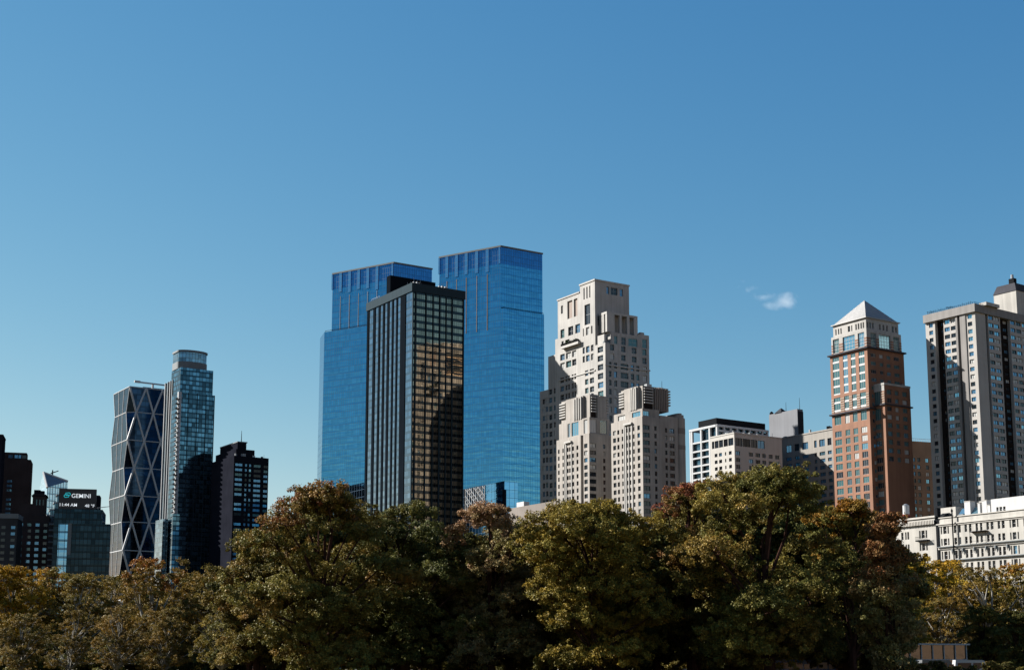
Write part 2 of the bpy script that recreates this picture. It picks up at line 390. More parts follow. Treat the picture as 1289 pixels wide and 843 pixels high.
# ---- twin blue towers
def blue_tower(label, A, left, right, ztop, lower, third=None, group='twin blue glass towers'):
    root = empty('glass_skyscraper', (A.x, A.y, 0), 0, label, 'skyscraper', group)
    def loc(P): return (P.x - A.x, P.y - A.y)
    a, l_, r_ = Vector((0, 0)), Vector(loc(left)), Vector(loc(right))
    m = MB(); m.prism([l_, a, r_, l_ + r_], lower - 1, ztop, 'twc_glass', top='slate'); m.build('upper_shaft', root)
    return root, a, l_, r_
ul, ur = Vector((-math.cos(R(32)), math.sin(R(32)))), Vector((math.cos(R(32)), math.sin(R(32))))
def along(A, d, px, y):                                              # how far along direction d from A until pixel column px
    mx, _ = ray(px, y); return (mx * A.y - A.x) / (d.x - mx * d.y)
for key, cx, cy, Y, lx_, rx_, zc_px, low in (('n', 630.3, 309, 786, 553.3, 682.6, 343, (634, 388, 785, 548, 684.8)),
                                           ('s', 495.6, 329.7, 822, 419, 543.8, 362, (491, 405, 821, 408.5, 549))):
    A = at(cx, cy, Y); A2 = Vector((A.x, A.y)); top = A.z
    Ll = along(A, ul, lx_, cy + 13); Lr = along(A, ur, rx_, cy + 7)
    zc_ = at(lx_ + 40, zc_px - 4, Y + 12).z
    sh = at(low[0], low[1], low[2]).z
    lab = ('taller right-hand tower of the blue glass pair, partly behind the dark teal slab' if key == 'n'
           else 'left-hand tower of the blue glass pair, stepping out on its left side')
    root = empty('glass_skyscraper', (A.x, A.y, 0), 0, lab, 'skyscraper', 'twin blue glass towers')
    l_, r_ = ul * Ll, ur * Lr
    m = MB(); m.prism([l_, (0, 0), r_, l_ + r_], sh - 2, zc_, 'twc_glass', top='slate'); m.build('upper_shaft', root)
    n1 = Vector((-ul.y, ul.x)); n1 = n1 if n1.y < 0 else -n1; n2 = Vector((ur.y, -ur.x))
    # crown screen
    m = MB(); m.prism([l_, (0, 0), r_, l_ + r_], zc_, top - .5, 'twc_crown', top='slate'); m.build('crown', root)
    m = MB(); e = .35
    P4 = [l_ + ul * e + n1 * e, Vector((0, -e * 1.6)), r_ + ur * e + n2 * e, l_ + r_ + Vector((0, e * 1.6))]
    m.prism(P4, top - .9, top, 'slab_grey'); m.build('parapet', root)
    fr = (.0, .13, .29, .45, .62, .79, .985) if key == 'n' else (.0, .14, .29, .44, .59, .74, .985)
    for t in fr:
        c = l_ * (1 - t); hw = 1.0 if 0 < t < .95 else .5
        p = [c + ul * hw + n1 * .45, c - ul * hw + n1 * .45, c - ul * hw - n1 * .0, c + ul * hw]
        q = MB(); q.prism(p, zc_ - (0 if t in (0., .985) else random.uniform(2, 5)), top - 1, 'twc_fin'); q.build('crown_fin', root)
        if 0 < t < .95:
            p = [c + ul * .11 + n1 * .3, c - ul * .11 + n1 * .3, c - ul * .11, c + ul * .11]
            q = MB(); q.prism(p, zc_ - 38, zc_ - 5, 'reflection_tan' if key == 'n' else 'steel'); q.build('reflected_line', root)  # thin solid strips standing for lines reflected in the glass
    # lower shaft
    B_ = at(low[0], low[1], low[2]); bo = Vector((B_.x - A.x, B_.y - A.y))
    Lb, Rb = along(B_, ul, low[3], low[1] + 5), along(B_, ur, low[4], low[1] + 6)
    p = [bo + ul * Lb, bo, bo + ur * Rb, bo + ul * Lb + ur * Rb]
    if key == 's':
        E_ = at(403.2, 418, B_.y + ul.y * Lb + 16); e_ = Vector((E_.x - A.x, E_.y - A.y)); p = [e_] + p
    m = MB(); m.prism(p, 0, sh, 'twc_glass', top='slate'); m.build('lower_shaft', root)
    m = MB(); e = .8
    for d0, L0, n0_ in ((ul, Lb, n1), (ur, Rb, n2)):
        A0, B0 = bo - n0_ * e, bo + d0 * L0 - n0_ * e; m.tube((A0.x, A0.y, sh + .9), (B0.x, B0.y, sh + .9), .14, .14, 'dark_metal', 4)
        for k in range(10): C0 = A0.lerp(B0, k / 9); m.tube((C0.x, C0.y, sh), (C0.x, C0.y, sh + .9), .1, .1, 'dark_metal', 4)
    m.build('shoulder_rail', root)

# ---- podiums of the twin towers
b = Bld('podium_block', 'low blue glass block with reflected white grid as bars below the right blue tower', 'building', 634.8, 618, 700, 33)
H = b.zl(600, 612, 0)
Wl = b.l(583, 612)
b.mb('curtain_wall').box(0, 8, 0, Wl, 0, H, 'podium_glass', top='slate')
m = b.mb('lattice_reflection'); y0, y1 = b.l(610, 620, -.2), b.l(586, 620, -.2); z0 = b.zl(600, 655)  # white grid reflected in the glass, built here as solid bars
n = 9
for i in range(n + 1):
    y = y0 + (y1 - y0) * i / n; m.box(-.35, -.05, y - .12, y + .12, z0, H - .4, 'white_steel')
    if i < n:
        for k in range(10):
            za = z0 + (H - .4 - z0) * k / 10; zb = z0 + (H - .4 - z0) * (k + 1) / 10; ya, yb = y, y + (y1 - y0) / n
            if (i * 7 + k * 5) % 4: m.tube((-.25, ya, za if (i + k) % 2 else zb), (-.25, yb, zb if (i + k) % 2 else za), .16, .16, 'white_steel', 4)
b.mb('corner_pier').box(-.5, .9, -.5, .9, 0, b.zl(634, 616), 'black_wall')
b.finish()
b = Bld('roof_pavilion', 'tan flat roofed block with a small white bulkhead beside the blue tower foot', 'building', 700, 637, 600, 33)
b.mb('wall').box(0, 12, 0, b.l(641, 637), 0, b.zl(660, 636.5), 'greybrown_stone')
b.mb('bulkhead').box(1, 4, b.l(657, 634), b.l(648, 634), b.zl(660, 636.5), b.zl(652, 631.5), 'white_paint'); b.finish()
b = Bld('podium_block', 'low blue glass podium showing left of the left blue tower above the trees', 'building', 462, 612, 760, 33)
b.mb('curtain_wall').box(0, 10, 0, b.l(402, 613), 0, b.zl(440, 611), 'podium_glass', top='slate')
y1 = b.l(402, 613); b.mb('low_wing').box(1, 10, y1, b.l(371, 616, 1), 0, b.zl(385, 614.5), 'podium_glass', top='steel'); b.finish()

# ---- limestone tower behind the twin stone towers
b = Bld('limestone_tower', 'tallest pale limestone tower with stepped top and columned loggias behind the twin towers', 'skyscraper', 761.8, 430.8, 621, 33)
b.gl = [('glass_dark', 4), ('glass_blue', 2), ('glass_blind', 1.2), ('glass_teal', 1)]; b.fr = 'steel'; b.nx = 2; b.nz = 2
def zx(z): return 670 + z / 4.957
def zy(z): return 340 + z / 4.957
L1 = b.l(749.3, 432)
xW = b.r(817.5, 470); zW = b.ztop
def c_(fn, L, y, off=0): return cols(fn, [(zx(p), zx(q)) for p, q in L], y, off)
rl = rows(b.zl(755, zy(478)), 4.05, 2.6, 20)
wl = grid(c_(b.L, [(409, 443)], 470), rl)
rr_ = rows(b.zr(790, zy(478)), 4.05, 2.7, 20)
wr = grid(c_(b.Rr, [(487, 512), (556, 583), (622, 652), (688, 714)], zy(600)), rr_[:2]) + grid(c_(b.Rr, [(478, 494), (511, 530), (552, 600), (616, 636), (650, 668), (690, 716)], zy(660)), rr_[2:])
b.block('wall', 0, xW, 0, L1, 0, zW, 'limestone', wl, wr, depth=.45)
# the tall right shoulder and the loggia block
x0, x1, x2 = b.r(zx(489), zy(420), .6), b.r(zx(660), zy(420), .6), b.r(zx(729), zy(430), .6)
zt = b.zr(zx(700), zy(404), .6)
b.block('wall', x0, x1, .6, L1 - 1, zW, b.zr(zx(560), zy(395), .6), 'limestone', (), grid(c_(b.Rr, [(512, 530), (556, 583), (600, 655)], zy(430), .6), [(zW + .2, zW + 3.8)]))
b.block('wall', x1 + .002, x2, .6, L1 + 10, zW, zt, 'limestone', (), grid(c_(b.Rr, [(686, 714)], zy(430), .6), [(zW + .3, zW + 4.4)]))
zl0, zl1 = b.zr(zx(560), zy(395), .6), b.zr(zx(500), zy(262), 1.)
m = b.mb('loggia'); xa, xb = b.r(zx(465), zy(300), 1.), b.r(zx(657), zy(300), 1.)
pz = b.zr(zx(560), zy(285), 1.)
for p, q in ((466, 514), (545, 558), (592, 607), (635, 657)):
    p, q = b.r(zx(p), zy(320), 1.), b.r(zx(q), zy(320), 1.); m.box(p, q, 1.0, 2.2, zl0, pz, 'limestone_trim')
m.box(xa, xb, 1.0, L1 - .5, pz, zl1, 'limestone_trim'); m.box(xa, xb, L1 - 3, L1 - .5, zl0, pz, 'limestone'); m.box(xa, xa + 1.2, 3.2, L1 - .5, zl0, pz, 'limestone')
m.box(xa - 1.2, xa, 1.5, L1 - 1, zW, b.zr(zx(460), zy(400), 1.5), 'limestone_trim')
# main shaft: one left face, stepped top
l0 = L1; l1, l2, l3, l4, l5 = b.l(729.9, 358), b.l(702, 380), b.l(698, 428), b.l(690, 450, 2), b.l(679.5, 493, 4)
zT0, zT1 = b.zl(748.3, 353), b.zl(702, 378.8)
zT2, zT3, zT4 = b.zl(698.5, 427), b.zl(690, 449, 2), b.zl(680, 493, 4)
D = b.r(791.6, 358, L1) + 0.
zmid = b.zl(730, zy(470))
rowsM = rows(b.zl(725, zy(590)), 4.05, 2.5, 20)
shaftcols = [(174, 198), (206, 218), (222, 235), (246, 258), (262, 274), (285, 316), (329, 350), (359, 385)]
wl = grid(c_(b.L, shaftcols, zy(690)), rowsM[1:])
wl += grid(c_(b.L, [(174, 202), (210, 242), (248, 274), (282, 304), (314, 328), (335, 357), (366, 382)], zy(500)), rows(b.zl(725, zy(497)), 4.1, 2.9, b.zl(725, zy(610))))
wl += grid(c_(b.L, [(316, 322), (335, 356), (367, 376)], zy(400)), rows(b.zl(740, zy(355)), 6.0, 3.6, b.zl(740, zy(480))))
wl += [(*c_(b.L, [(326, 361)], zy(270))[0], b.zl(740, zy(338)), b.zl(740, zy(212)))]
wl += grid(c_(b.L, [(319, 327), (337, 345), (355, 362)], zy(130)), [(b.zl(740, zy(175)), b.zl(740, zy(102)))])
wl += grid(c_(b.L, [(224, 255), (268, 298), (176, 200)], zy(360)), [(b.zl(725, zy(395)), b.zl(725, zy(340)))])
wl += grid(c_(b.L, [(182, 196), (205, 232), (240, 300)], zy(430)), [(b.zl(725, zy(455)), b.zl(725, zy(415)))])
wl += grid(c_(b.L, [(179, 191)], zy(240)), [(b.zl(708, zy(270)), b.zl(708, zy(220)))])
log = grid(c_(b.L, [(219, 250), (259, 282), (288, 299)], zy(250)), [(b.zl(715, zy(305)), b.zl(715, zy(195)))])
log = [(*t, ([('recess_brown', 1)], None, 1, 1)) for t in log]
base = [w_ for w_ in wl if w_[3] < zT1 - .5]
def clip(ws, a, c, z0=-1e9, z1=1e9): return [w_ for w_ in ws if w_[0] > a + .1 and w_[1] < c - .1 and w_[2] > z0 + .1 and w_[3] < z1 - .1]
x_in = .004
b.block('wall', x_in, D, l0 + .003, l1, 0, zT0, 'limestone', clip(wl, l0, l1, 0, zT0), grid(c_(b.Rr, [(463, 480), (490, 532), (546, 566)], zy(140), L1), rows(b.zr(770, zy(108), L1), 4.2, 3.4, b.zr(770, zy(185), L1))) + grid(c_(b.Rr, [(408, 422)], zy(300), L1), rows(b.zr(753, zy(285), L1), 8, 4.5, b.zr(753, zy(420), L1))), depth=.5)
b.block('wall', x_in + .003, D - 2, l1 + .002, l2, 0, zT1, 'limestone', clip(wl + log, l1, l2, 0, zT1), (), depth=.55)
b.block('wall', x_in + .4, D - 3, l2, l3, 0, zT2, 'limestone', (), ())
sw = rows(zT3 - 16, 4.05, 2.5, 20)
b.block('wall', 2, D - 4, l3, l4, 0, zT3, 'limestone', clip(grid(c_(b.L, [(86, 98), (105, 123), (134, 154)], zy(700), 2), sw), l3, l4), ())
b.block('wall', 4, D - 5, l4, l5, 0, zT4, 'limestone', clip(grid(c_(b.L, [(47, 60), (64, 78), (84, 97)], zy(800), 4), rows(zT4 - 4, 4.05, 2.5, 20)), l4, l5), ())
m = b.mb('balcony'); y0, y1 = b.l(zx(303), zy(455)), b.l(zx(195), zy(455)); zb = b.zl(zx(250), zy(462))
m.box(-1.6, 0, y0, y1, zb - 1.1, zb, 'limestone_trim'); m.box(-1.6, -1.45, y0, y1, zb, zb + 1.1, 'iron')
q = MB()
for k in range(9):
    c = Vector((-.8, y0 + 2 + (y1 - y0 - 4) * k / 8, zb + random.uniform(.8, 1.3)))
    for j in range(14):
        d = Vector((random.gauss(0, .4), random.gauss(0, .7), random.gauss(0, .45))); t = Vector((random.gauss(0, 1), random.gauss(0, 1), random.gauss(0, 1))).normalized() * .45; n_ = t.orthogonal() * 1
        q.face([c + d - t, c + d + n_, c + d + t, c + d - n_], 'leaf_dark')
q.build('terrace_planting', b.root)
m = b.mb('cornice')
b.mb('belt_course').box(-.35, xW + .3, -.35, -.002, b.zr(790, zy(612)), b.zr(790, zy(604)), 'limestone_trim')
m.box(-.3, -.004, l0, l2, b.zl(730, zy(655)), b.zl(730, zy(648)), 'limestone_trim'); m.box(-.3, D + .3, l0 - .3, l1 + .3, zT0, zT0 + .7, 'limestone_trim')
m.box(-.3, D - 1.7, l1 + .31, l2 + .3, zT1, zT1 + .6, 'limestone_trim')
roof_clutter(b, 1, D - 1, l0 + 1, l1 - 1, zT0, 3, 1.2); roof_clutter(b, 1, D - 4, l1 + 1, l2 - 1, zT1, 3, 1.4); roof_clutter(b, x1 + .5, x2 - .5, 1.2, 4, zt, 4, 1.2); roof_clutter(b, .6, x0 - .3, 1, L1 - 1, zW, 3, 1.)
# unseen rear bands, brightened tan for their mirror image in the dark glass tower
y_b = l5 + .01
m = b.mb('mirrored_bands')
yb = l2; zz = 20
while zz < zT1 - 5:
    m.box(0.5, D - 2.2, yb + .3, yb + .32, zz, zz + 1.6, 'mirror_tan'); m.box(.5, D - 2.2, yb + .25, yb + .27, zz + 1.602, zz + 3.598, 'glass_dark'); zz += 3.6
b.finish()

# ---- the stone twin towers
def stone_tower(which):
    if which == 'right':
        b = Bld('apartment_tower', 'right-hand pale stone tower of the twin pair with fluted crown and ribbed bands', 'apartment tower', 808.3, 523.7, 540, 33, 'stone twin towers')
        Z = lambda z: 670 + z / 4.686; V = lambda z: 480 + z / 4.686
    else:
        b = Bld('apartment_tower', 'left-hand pale stone tower of the twin pair, its right face warm tan', 'apartment tower', 741.5, 545, 571, 33, 'stone twin towers')
        Z = lambda z: 670 + z / 4.686; V = lambda z: 480 + z / 4.686
    b.gl = [('glass_dark', 6), ('glass_blind', 1.6), ('glass_blue', .8)]; b.fr = 'bronze_dark'; b.nx = 2; b.nz = 1
    C = lambda fn, L, y, off=0: cols(fn, [(Z(p), Z(q)) for p, q in L], V(y), off)
    H = b.ztop; R1 = rows(H - 3.3 if which == 'right' else H - 4.0, 2.95, 1.75, 12)
    if which == 'right':
        Wl = b.l(769.3, 545); xr1 = b.r(Z(765), 560); xr2 = b.r(Z(860), 560, 1.2); xr3 = b.r(Z(918), 560, 1.2)
        wl = grid(C(b.L, [(478, 495), (503, 515), (529, 538), (558, 566), (574, 582), (596, 605), (622, 637)], 450), R1)
        wr = grid(C(b.Rr, [(656, 694), (722, 736)], 450), R1)
        b.block('wall', 0, xr1, 0, Wl, 0, H, 'century_stone', wl, wr, depth=.35)
        wr2 = grid(C(b.Rr, [(785, 798), (812, 840)], 450, 1.2), R1)
        b.block('wall', xr1 + .002, xr2, 1.2, Wl, 0, b.zr(Z(800), V(205), 1.2), 'century_stone', (), wr2, depth=.35)
        # rounded end bay
        n = 10; cx, rad = (xr2 + xr3) / 2, (xr3 - xr2) / 2
        zt = b.zr(Z(890), V(186), 1.2); m = b.mb('round_bay')
        pts = [(cx + rad * math.cos(a), 1.2 + rad * .9 - rad * math.sin(a) * .9) for a in [math.pi - math.pi * i / n for i in range(n + 1)]] + [(xr3, 1.2 + rad + 8), (xr2, 1.2 + rad + 8)]
        pts = [(max(p[0], xr2 + .003), p[1]) for p in pts]
        m.prism(pts, 0, zt - 2, 'century_stone')
        m.prism([(cx + (p[0] - cx) * .85, p[1] + .4) for p in pts], zt - 2, zt - .7, 'century_stone'); m.prism([(cx + (p[0] - cx) * .55, p[1] + 1) for p in pts], zt - .7, zt, 'century_stone')
        for k, (a0, b0) in enumerate(R1):
            if k % 3 != 2: continue
        for (z0, z1) in [(b.zr(Z(890), V(400), 1.2), b.zr(Z(890), V(375), 1.2)), (b.zr(Z(890), V(308), 1.2), b.zr(Z(890), V(275), 1.2))]:
            b.mb('bay_band').prism([(cx + (p[0] - cx) * 1.01, p[1] - .06) for p in pts], z0, z1, 'greybrown_stone')
        pent = (b.l(Z(475), V(200), 1.), V(172)); zP = b.zr(Z(648), V(158), 1)
        ct, cz = V(20), 0
        b.block('penthouse', .8, xr1 - .5, .8, Wl - .8, H, zP, 'century_stone', grid(C(b.L, [(478, 500), (505, 548), (588, 638)], 200, .8), [(H + .5, zP - .9)]), grid(C(b.Rr, [(655, 690), (722, 765)], 190, .8), [(H + .6, zP - .9)]), depth=.3, style=([('glass_sky', 2), ('glass_blind', 1)], 'white_steel', 3, 1))
        cl, cr = b.l(Z(524), V(90), 2.), b.r(Z(803), V(90), 2.); zc = b.zr(Z(637), V(22), 2.)
        y0c, x0c = 2., 2.; fl = [(583, 590), (597, 604), (606, 612)]; lv = (648, 690); fr_ = (700, 770)
    else:
        Wl = b.l(Z(143), 560); xr1 = b.r(Z(470), 560)
        wl = grid(C(b.L, [(152, 161), (178, 188), (204, 214), (217, 227), (236, 246), (261, 272), (306, 326)], 450), R1)
        wr = grid(C(b.Rr, [(338, 376), (418, 431)], 450), R1)
        ys = sorted((b.l(Z(287), 600), b.l(Z(303), 600)))
        b.block('wall', 0, xr1, 0, ys[0], 0, H, 'century_stone', clip(wl, 0, ys[0]), wr, depth=.35)
        b.block('wall', 1.6, xr1, ys[0] + .002, ys[1], 0, H, 'century_stone', (), ())
        b.block('wall', 0, xr1 - .5, ys[1] + .002, Wl, 0, H, 'century_stone', clip(wl, ys[1], Wl), (), depth=.35)
        zP = b.zl(Z(200), V(243), .8)
        b.block('penthouse', .8, xr1 - .5, .8, Wl - .8, H, zP, 'century_stone', grid(C(b.L, [(152, 195), (208, 222), (232, 272), (303, 325)], 265, .8), [(H + .5, zP - .7)]), grid(C(b.Rr, [(338, 378), (400, 440)], 265, .8), [(H + .6, zP - .7)]), depth=.3, style=([('glass_sky', 1.5), ('glass_blind', 1.5)], 'white_steel', 3, 1))
        cl, cr = b.l(Z(172), V(150), 2.), b.r(Z(440), V(150), 2.); zc = b.zl(Z(230), V(106), 2.)
        y0c, x0c = 2., 2.; fl = [(230, 237), (242, 250), (262, 270)]; lv = (345, 366); fr_ = (375, 438)
    roof_clutter(b, x0c + .5, cr - .5, y0c + .5, cl - .5, zc, 7, 1.5)
    # crown: smooth fluted block, ribbed corners, finned front
    m = b.mb('crown'); m.box(x0c, cr, y0c, cl, zP, zc, 'century_stone', top='slate')
    m.box(x0c - .9, cr * .45, cl * .25, cl * .8, zP, zc + .0, 'century_stone', top='slate')
    m = b.mb('flutes')
    for i in range(4):
        y = cl * .28 + cl * .07 * i; b.mb(('flute', i)).box(x0c - 1.5, x0c - .902, y, y + .55, zP, zc - .3 - .5 * (i % 2), 'limestone_trim')
    for i in range(7):
        x = cr * .52 + (cr * .36) * i / 6; b.mb(('fin', i)).box(x - .3, x + .3, y0c - .9, y0c - .002, zP - .4, zc - .4 + .3 * (i in (2, 3, 4)), 'greybrown_stone' if which == 'right' else 'century_stone')
    m = b.mb('ribbed_bands')
    for i in range(6):
        z = zP + (zc - zP) * (.25 + .12 * i)
        m = b.mb(('corner_bands', 1)); m.box(x0c + .3, cr * .45, y0c - .8, y0c - .003, z, z + .5, 'limestone_trim'); b.mb(('corner_bands', 2)).box(cr * .92, cr + .5, y0c - .7, y0c + 4, z, z + .5, 'century_stone')
        b.mb(('corner_bands', 3)).box(x0c - .7, x0c - .003, cl * .84, cl + .6, z, z + .5, 'limestone_trim')
    b.mb('dark_backing').box(x0c + .5, cr * .44, y0c - .35, y0c - .004, zP + .3, zc - .6, 'bronze_dark')  # dark panel behind the corner bands, proud of the crown wall
    m = b.mb('pier')                                                  # slim dark piers tie the windows of the middle bays into stripes
    pl = [(541, 545), (550, 556), (568, 572), (586, 592)] if which == 'right' else [(189, 192), (199, 203), (229, 234)]
    for p, q in C(b.L, pl, 450): m.box(-.25, -.002, p, q, 12, H - 2.4, 'limestone_trim')
    p, q = C(b.L, [(545, 592)] if which == 'right' else [(195, 234)], 300)[0]
    b.mb('hood').box(-.8, -.003, p, q, H - 2.2, H - 1.5, 'limestone_trim')
    b.finish()
    return b
stone_tower('right'); stone_tower('left')

# ---- white framed glass block
b = Bld('frame_building', 'glass block in open white frame under a dark penthouse, right of the stone twins', 'building', 902.5, 533.6, 577, 33)
Z = lambda z: 850 + z / 5.619; V = lambda z: 490 + z / 5.619
Wl, Wr, H = b.l(867.3, 537), b.r(967.5, 541), b.ztop
m = b.mb('curtain_wall'); zl_ = b.zl(Z(200), V(362)); yin = b.l(Z(180), V(400))
m.box(1.2, Wr, 1.2, yin, 0, H - 1, 'frame_glass', top='slate'); m.box(1.2, Wr, yin, Wl - .8, 0, zl_, 'frame_glass', top='slate')
m = b.mb('frame')
zs = [b.zl(Z(210), V(q)) for q in (252, 366, 428, 476, 533, 580, 628, 680, 730)]
for q in (97, 115, 180, 240, 292):
    y = b.l(Z(q), V(330)); y = min(max(y, .45), Wl - .45); m.box(0, .9, y - .42, y + .42, 0, H, 'white_steel')
for z in zs[1:]: m.box(.05, .85, .0, Wl, z - .35, z + .35, 'white_steel')
m.box(-.1, 1., 0, Wl, H - .9, H + .02, 'white_steel'); m.box(-.1, Wr, -.1, 1., H - .9, H + .023, 'white_steel')
m.box(.05, Wr, Wl - .8, Wl, H - .9, H, 'white_steel')
for q in (295, 349, 395, 441, 487, 530, 575, 619, 655):
    x = max(b.r(Z(q), V(280)), .45); m.box(x - .42, x + .42, .06, .86, 0, H - .9, 'white_steel')
m.box(0.04, Wr, .1, .8, b.zr(Z(450), V(306)) - .4, b.zr(Z(450), V(306)) + .4, 'white_steel')
z1 = b.zr(Z(345), V(203), 1); b.mb('penthouse').box(1.5, Wr, 2, b.l(Z(163), V(225), 1.5), H + .05, z1, 'dark_metal', top='slate'); b.finish()

# ---- white block
b = Bld('white_building', 'low white brick block with top floor glass ribbon before the white framed block', 'building', 924, 545.3, 560, 33)
b.gl = [('glass_dark', 5), ('glass_black', 2), ('glass_blue', 1)]; b.nx = 2
Wl, Wr, H = b.l(893.8, 551), b.r(984, 552), b.ztop
R1 = rows(b.zl(Z(300), V(452)), 2.75 * 1.0, 1.4, 10)
rz = (b.zl(Z(330), V(408)), b.zl(Z(330), V(356)))
wl = grid(cols(b.L, [(Z(p), Z(q)) for p, q in ((248, 257), (279, 299), (310, 331), (352, 361), (380, 400))], V(500)), R1)
wl += grid(cols(b.L, [(Z(p), Z(q)) for p, q in ((259, 276), (279, 306), (309, 338), (342, 372), (375, 411))], V(380)), [rz])
rz2 = (b.zr(Z(520), V(408)), b.zr(Z(520), V(352)))
R2 = rows(b.zr(Z(520), V(444)), 2.75, 1.6, 10)
wr = grid(cols(b.Rr, [(Z(p), Z(q)) for p, q in ((428, 458), (520, 550), (567, 600), (614, 640), (660, 688), (705, 735))], V(460)), R2)
wr += grid(cols(b.Rr, [(Z(p), Z(q)) for p, q in ((426, 475), (478, 530), (533, 580), (583, 632))], V(380)), [rz2])
b.block('wall', 0, Wr, 0, Wl, 0, H, 'white_brick', wl, wr, depth=.3)
b.mb('parapet').box(-.15, Wr + .1, -.15, Wl + .15, H, H + .5, 'white_brick')
for px in (885, 890, 915, 919): pass
roof_clutter(b, 1, Wr - 1, 1, Wl - 1, H + .5, 9, 1.4)
m = b.mb('skylight'); yk = b.l(912, 543, 4); m.tube((6, yk, H), (6, yk, H + 2.2), 2.2, 1.2, 'slab_grey', 10)
b.finish()
# ---- grey block with a bulkhead
b = Bld('grey_building', 'wide grey stone block with blue windows, between white block and brick pyramid tower', 'building', 1056, 541, 575, 33)
b.gl = [('glass_blue', 4), ('glass_sky', 1), ('glass_dark', 1)]; b.nx = 2
Wl, H = b.l(978, 546), b.zl(1046, 540.8)
R1 = [(b.zl(1035, V(402)), b.zl(1035, V(352)))] + rows(b.zl(1035, V(440)), 2.9, 1.5, 10)
wl = grid(cols(b.L, [(Z(p), Z(q)) for p, q in ((783, 822), (845, 878), (900, 942), (985, 1003), (1021, 1061), (1080, 1108), (1125, 1150))], V(480)), R1)
b.block('wall', 0, 22, 0, Wl, 0, H, 'block_tan', wl, (), depth=.3)
b.mb('parapet').box(-.2, 22.2, -.2, Wl + .2, H, H + .6, 'block_tan')
roof_clutter(b, 1, 20, 1, Wl - 1, H + .6, 9, 1.5)
q = MB()
for k in range(5): x, y = 1 + random.random(), b.l(1040 + k * 1.8, 538, 1); q.box(x, x + .7, y, y + .5, H + .6, H + 1.6 + random.random(), 'dark_metal')
q.build('roof_unit', b.root); b.finish()
b = Bld('bulkhead_tower', 'plain dark grey windowless slab with two thin aerials, rising behind the white block', 'building', 1003.5, 514.4, 625, 33)
Wl, Wr, H = b.l(967.8, 517), b.r(1010.5, 517), b.ztop
b.mb('wall').box(0, Wr, 0, Wl, 0, H, 'bulkhead_grey', top='slate')
for k in range(4): b.mb('ribs').box(.3 + k * Wr / 4, .8 + k * Wr / 4, -.3, -.003, 40, H - 1, 'grey_wall')
y = b.l(Z(783), V(130), 1); q = MB(); q.tube((1, y, H), (1, y, H + 4.4), .12, .06, 'dark_metal', 4); q.build('aerial', b.root)
q = MB(); q.tube((3, 1.5, H), (3, 1.5, H + 5.6), .12, .06, 'dark_metal', 4); q.build('aerial', b.root)
y = b.l(Z(748), V(130), 2); q = MB(); q.tube((2, y, H), (2, y, H + 2.3), 3.2, .3, 'grey_wall', 4); q.build('roof_vent', b.root)
y = b.l(Z(680), V(140), 1); q = MB(); q.tube((1, y, H), (1, y, H + .9), .9, .9, 'dark_metal', 8); q.tube((1, y, H + .9), (1, y, H + 1.5), .8, .3, 'dark_metal', 8); q.build('roof_vent', b.root)
b.finish()

# ---- brick tower with a pyramid roof
b = Bld('brick_tower', 'red brick tower under a pale pyramid roof with striped stone corners', 'apartment tower', 1091.4, 437.3, 520, 33)
Z = lambda z: 1030 + z / 5.62; V = lambda z: 370 + z / 5.62; V2 = lambda z: 510 + z / 5.62
b.gl = [('glass_teal', 4), ('glass_sky', 1.0), ('glass_dark', 2), ('glass_blind', 1)]; b.fr = 'steel'; b.nx = 3; b.nz = 1
zC = b.ztop; Wl, Wr = b.l(1044.6, 448), b.r(1137.3, 443)
cl = [(106, 152), (180, 212), (236, 268), (292, 333)]
CL = cols(b.L, [(Z(p), Z(q)) for p, q in cl], 480)
P_ = 3.13
zb1, zb2 = b.zl(1085, V(690)), b.zl(1085, V(815))
wl = [(a, c, b.zl(1088, V(672)), b.zl(1088, V(398))) for a, c in CL]
wl += [(a, c, b.zl(1088, V(800)), b.zl(1088, V(692))) for a, c in CL]
wl += [(a, c, b.zl(1088, V2(103)), b.zl(1088, V2(33))) for a, c in CL]
RL = rows(b.zl(1088, V2(150)), P_, 2.25, 8)
wl += grid(CL, RL)
tall = ([('glass_teal', 1)], 'white_steel', 3, 8)
RR = rows(b.zr(1115, V(435)), P_, 1.4, 8)
wr = grid(cols(b.Rr, [(Z(p), Z(q)) for p, q in ((374, 410), (437, 461), (487, 513), (538, 574))], 470), RR)
b.block('wall', 0, Wr, 0, Wl, 0, zC, 'brick_red', wl, wr, depth=.16)
# pale spandrels across the tall strips
z = b.zl(1088, V(400)) - 2.3
while z > b.zl(1088, V(800)):
    for k_, (a, c) in enumerate(CL): b.mb(('spandrel', round(z, 2), k_)).box(.04, .15, a, c, z, z + .75, 'white_paint')
    z -= P_
m = b.mb('brick_stripes'); z = b.zl(1085, V(815))
xs = [0] + [v for ac in CL for v in ac] + [Wl]
while z < b.zl(1085, V(700)):
    prev = 0
    for a, c in CL + [(Wl, Wl)] if CL[0][0] < CL[-1][0] else CL[::-1] + [(Wl, Wl)]:
        m.box(-.12, -.003, prev, a, z, z + .45, 'brick_band'); prev = c
    z += .9
m = b.mb('cornice')
for z in (zC - .2, b.zl(1088, V(818))): b.mb(('cornice', z)).box(-.75, Wr + .75, -.75, Wl + .75, z, z + .55, 'slate')
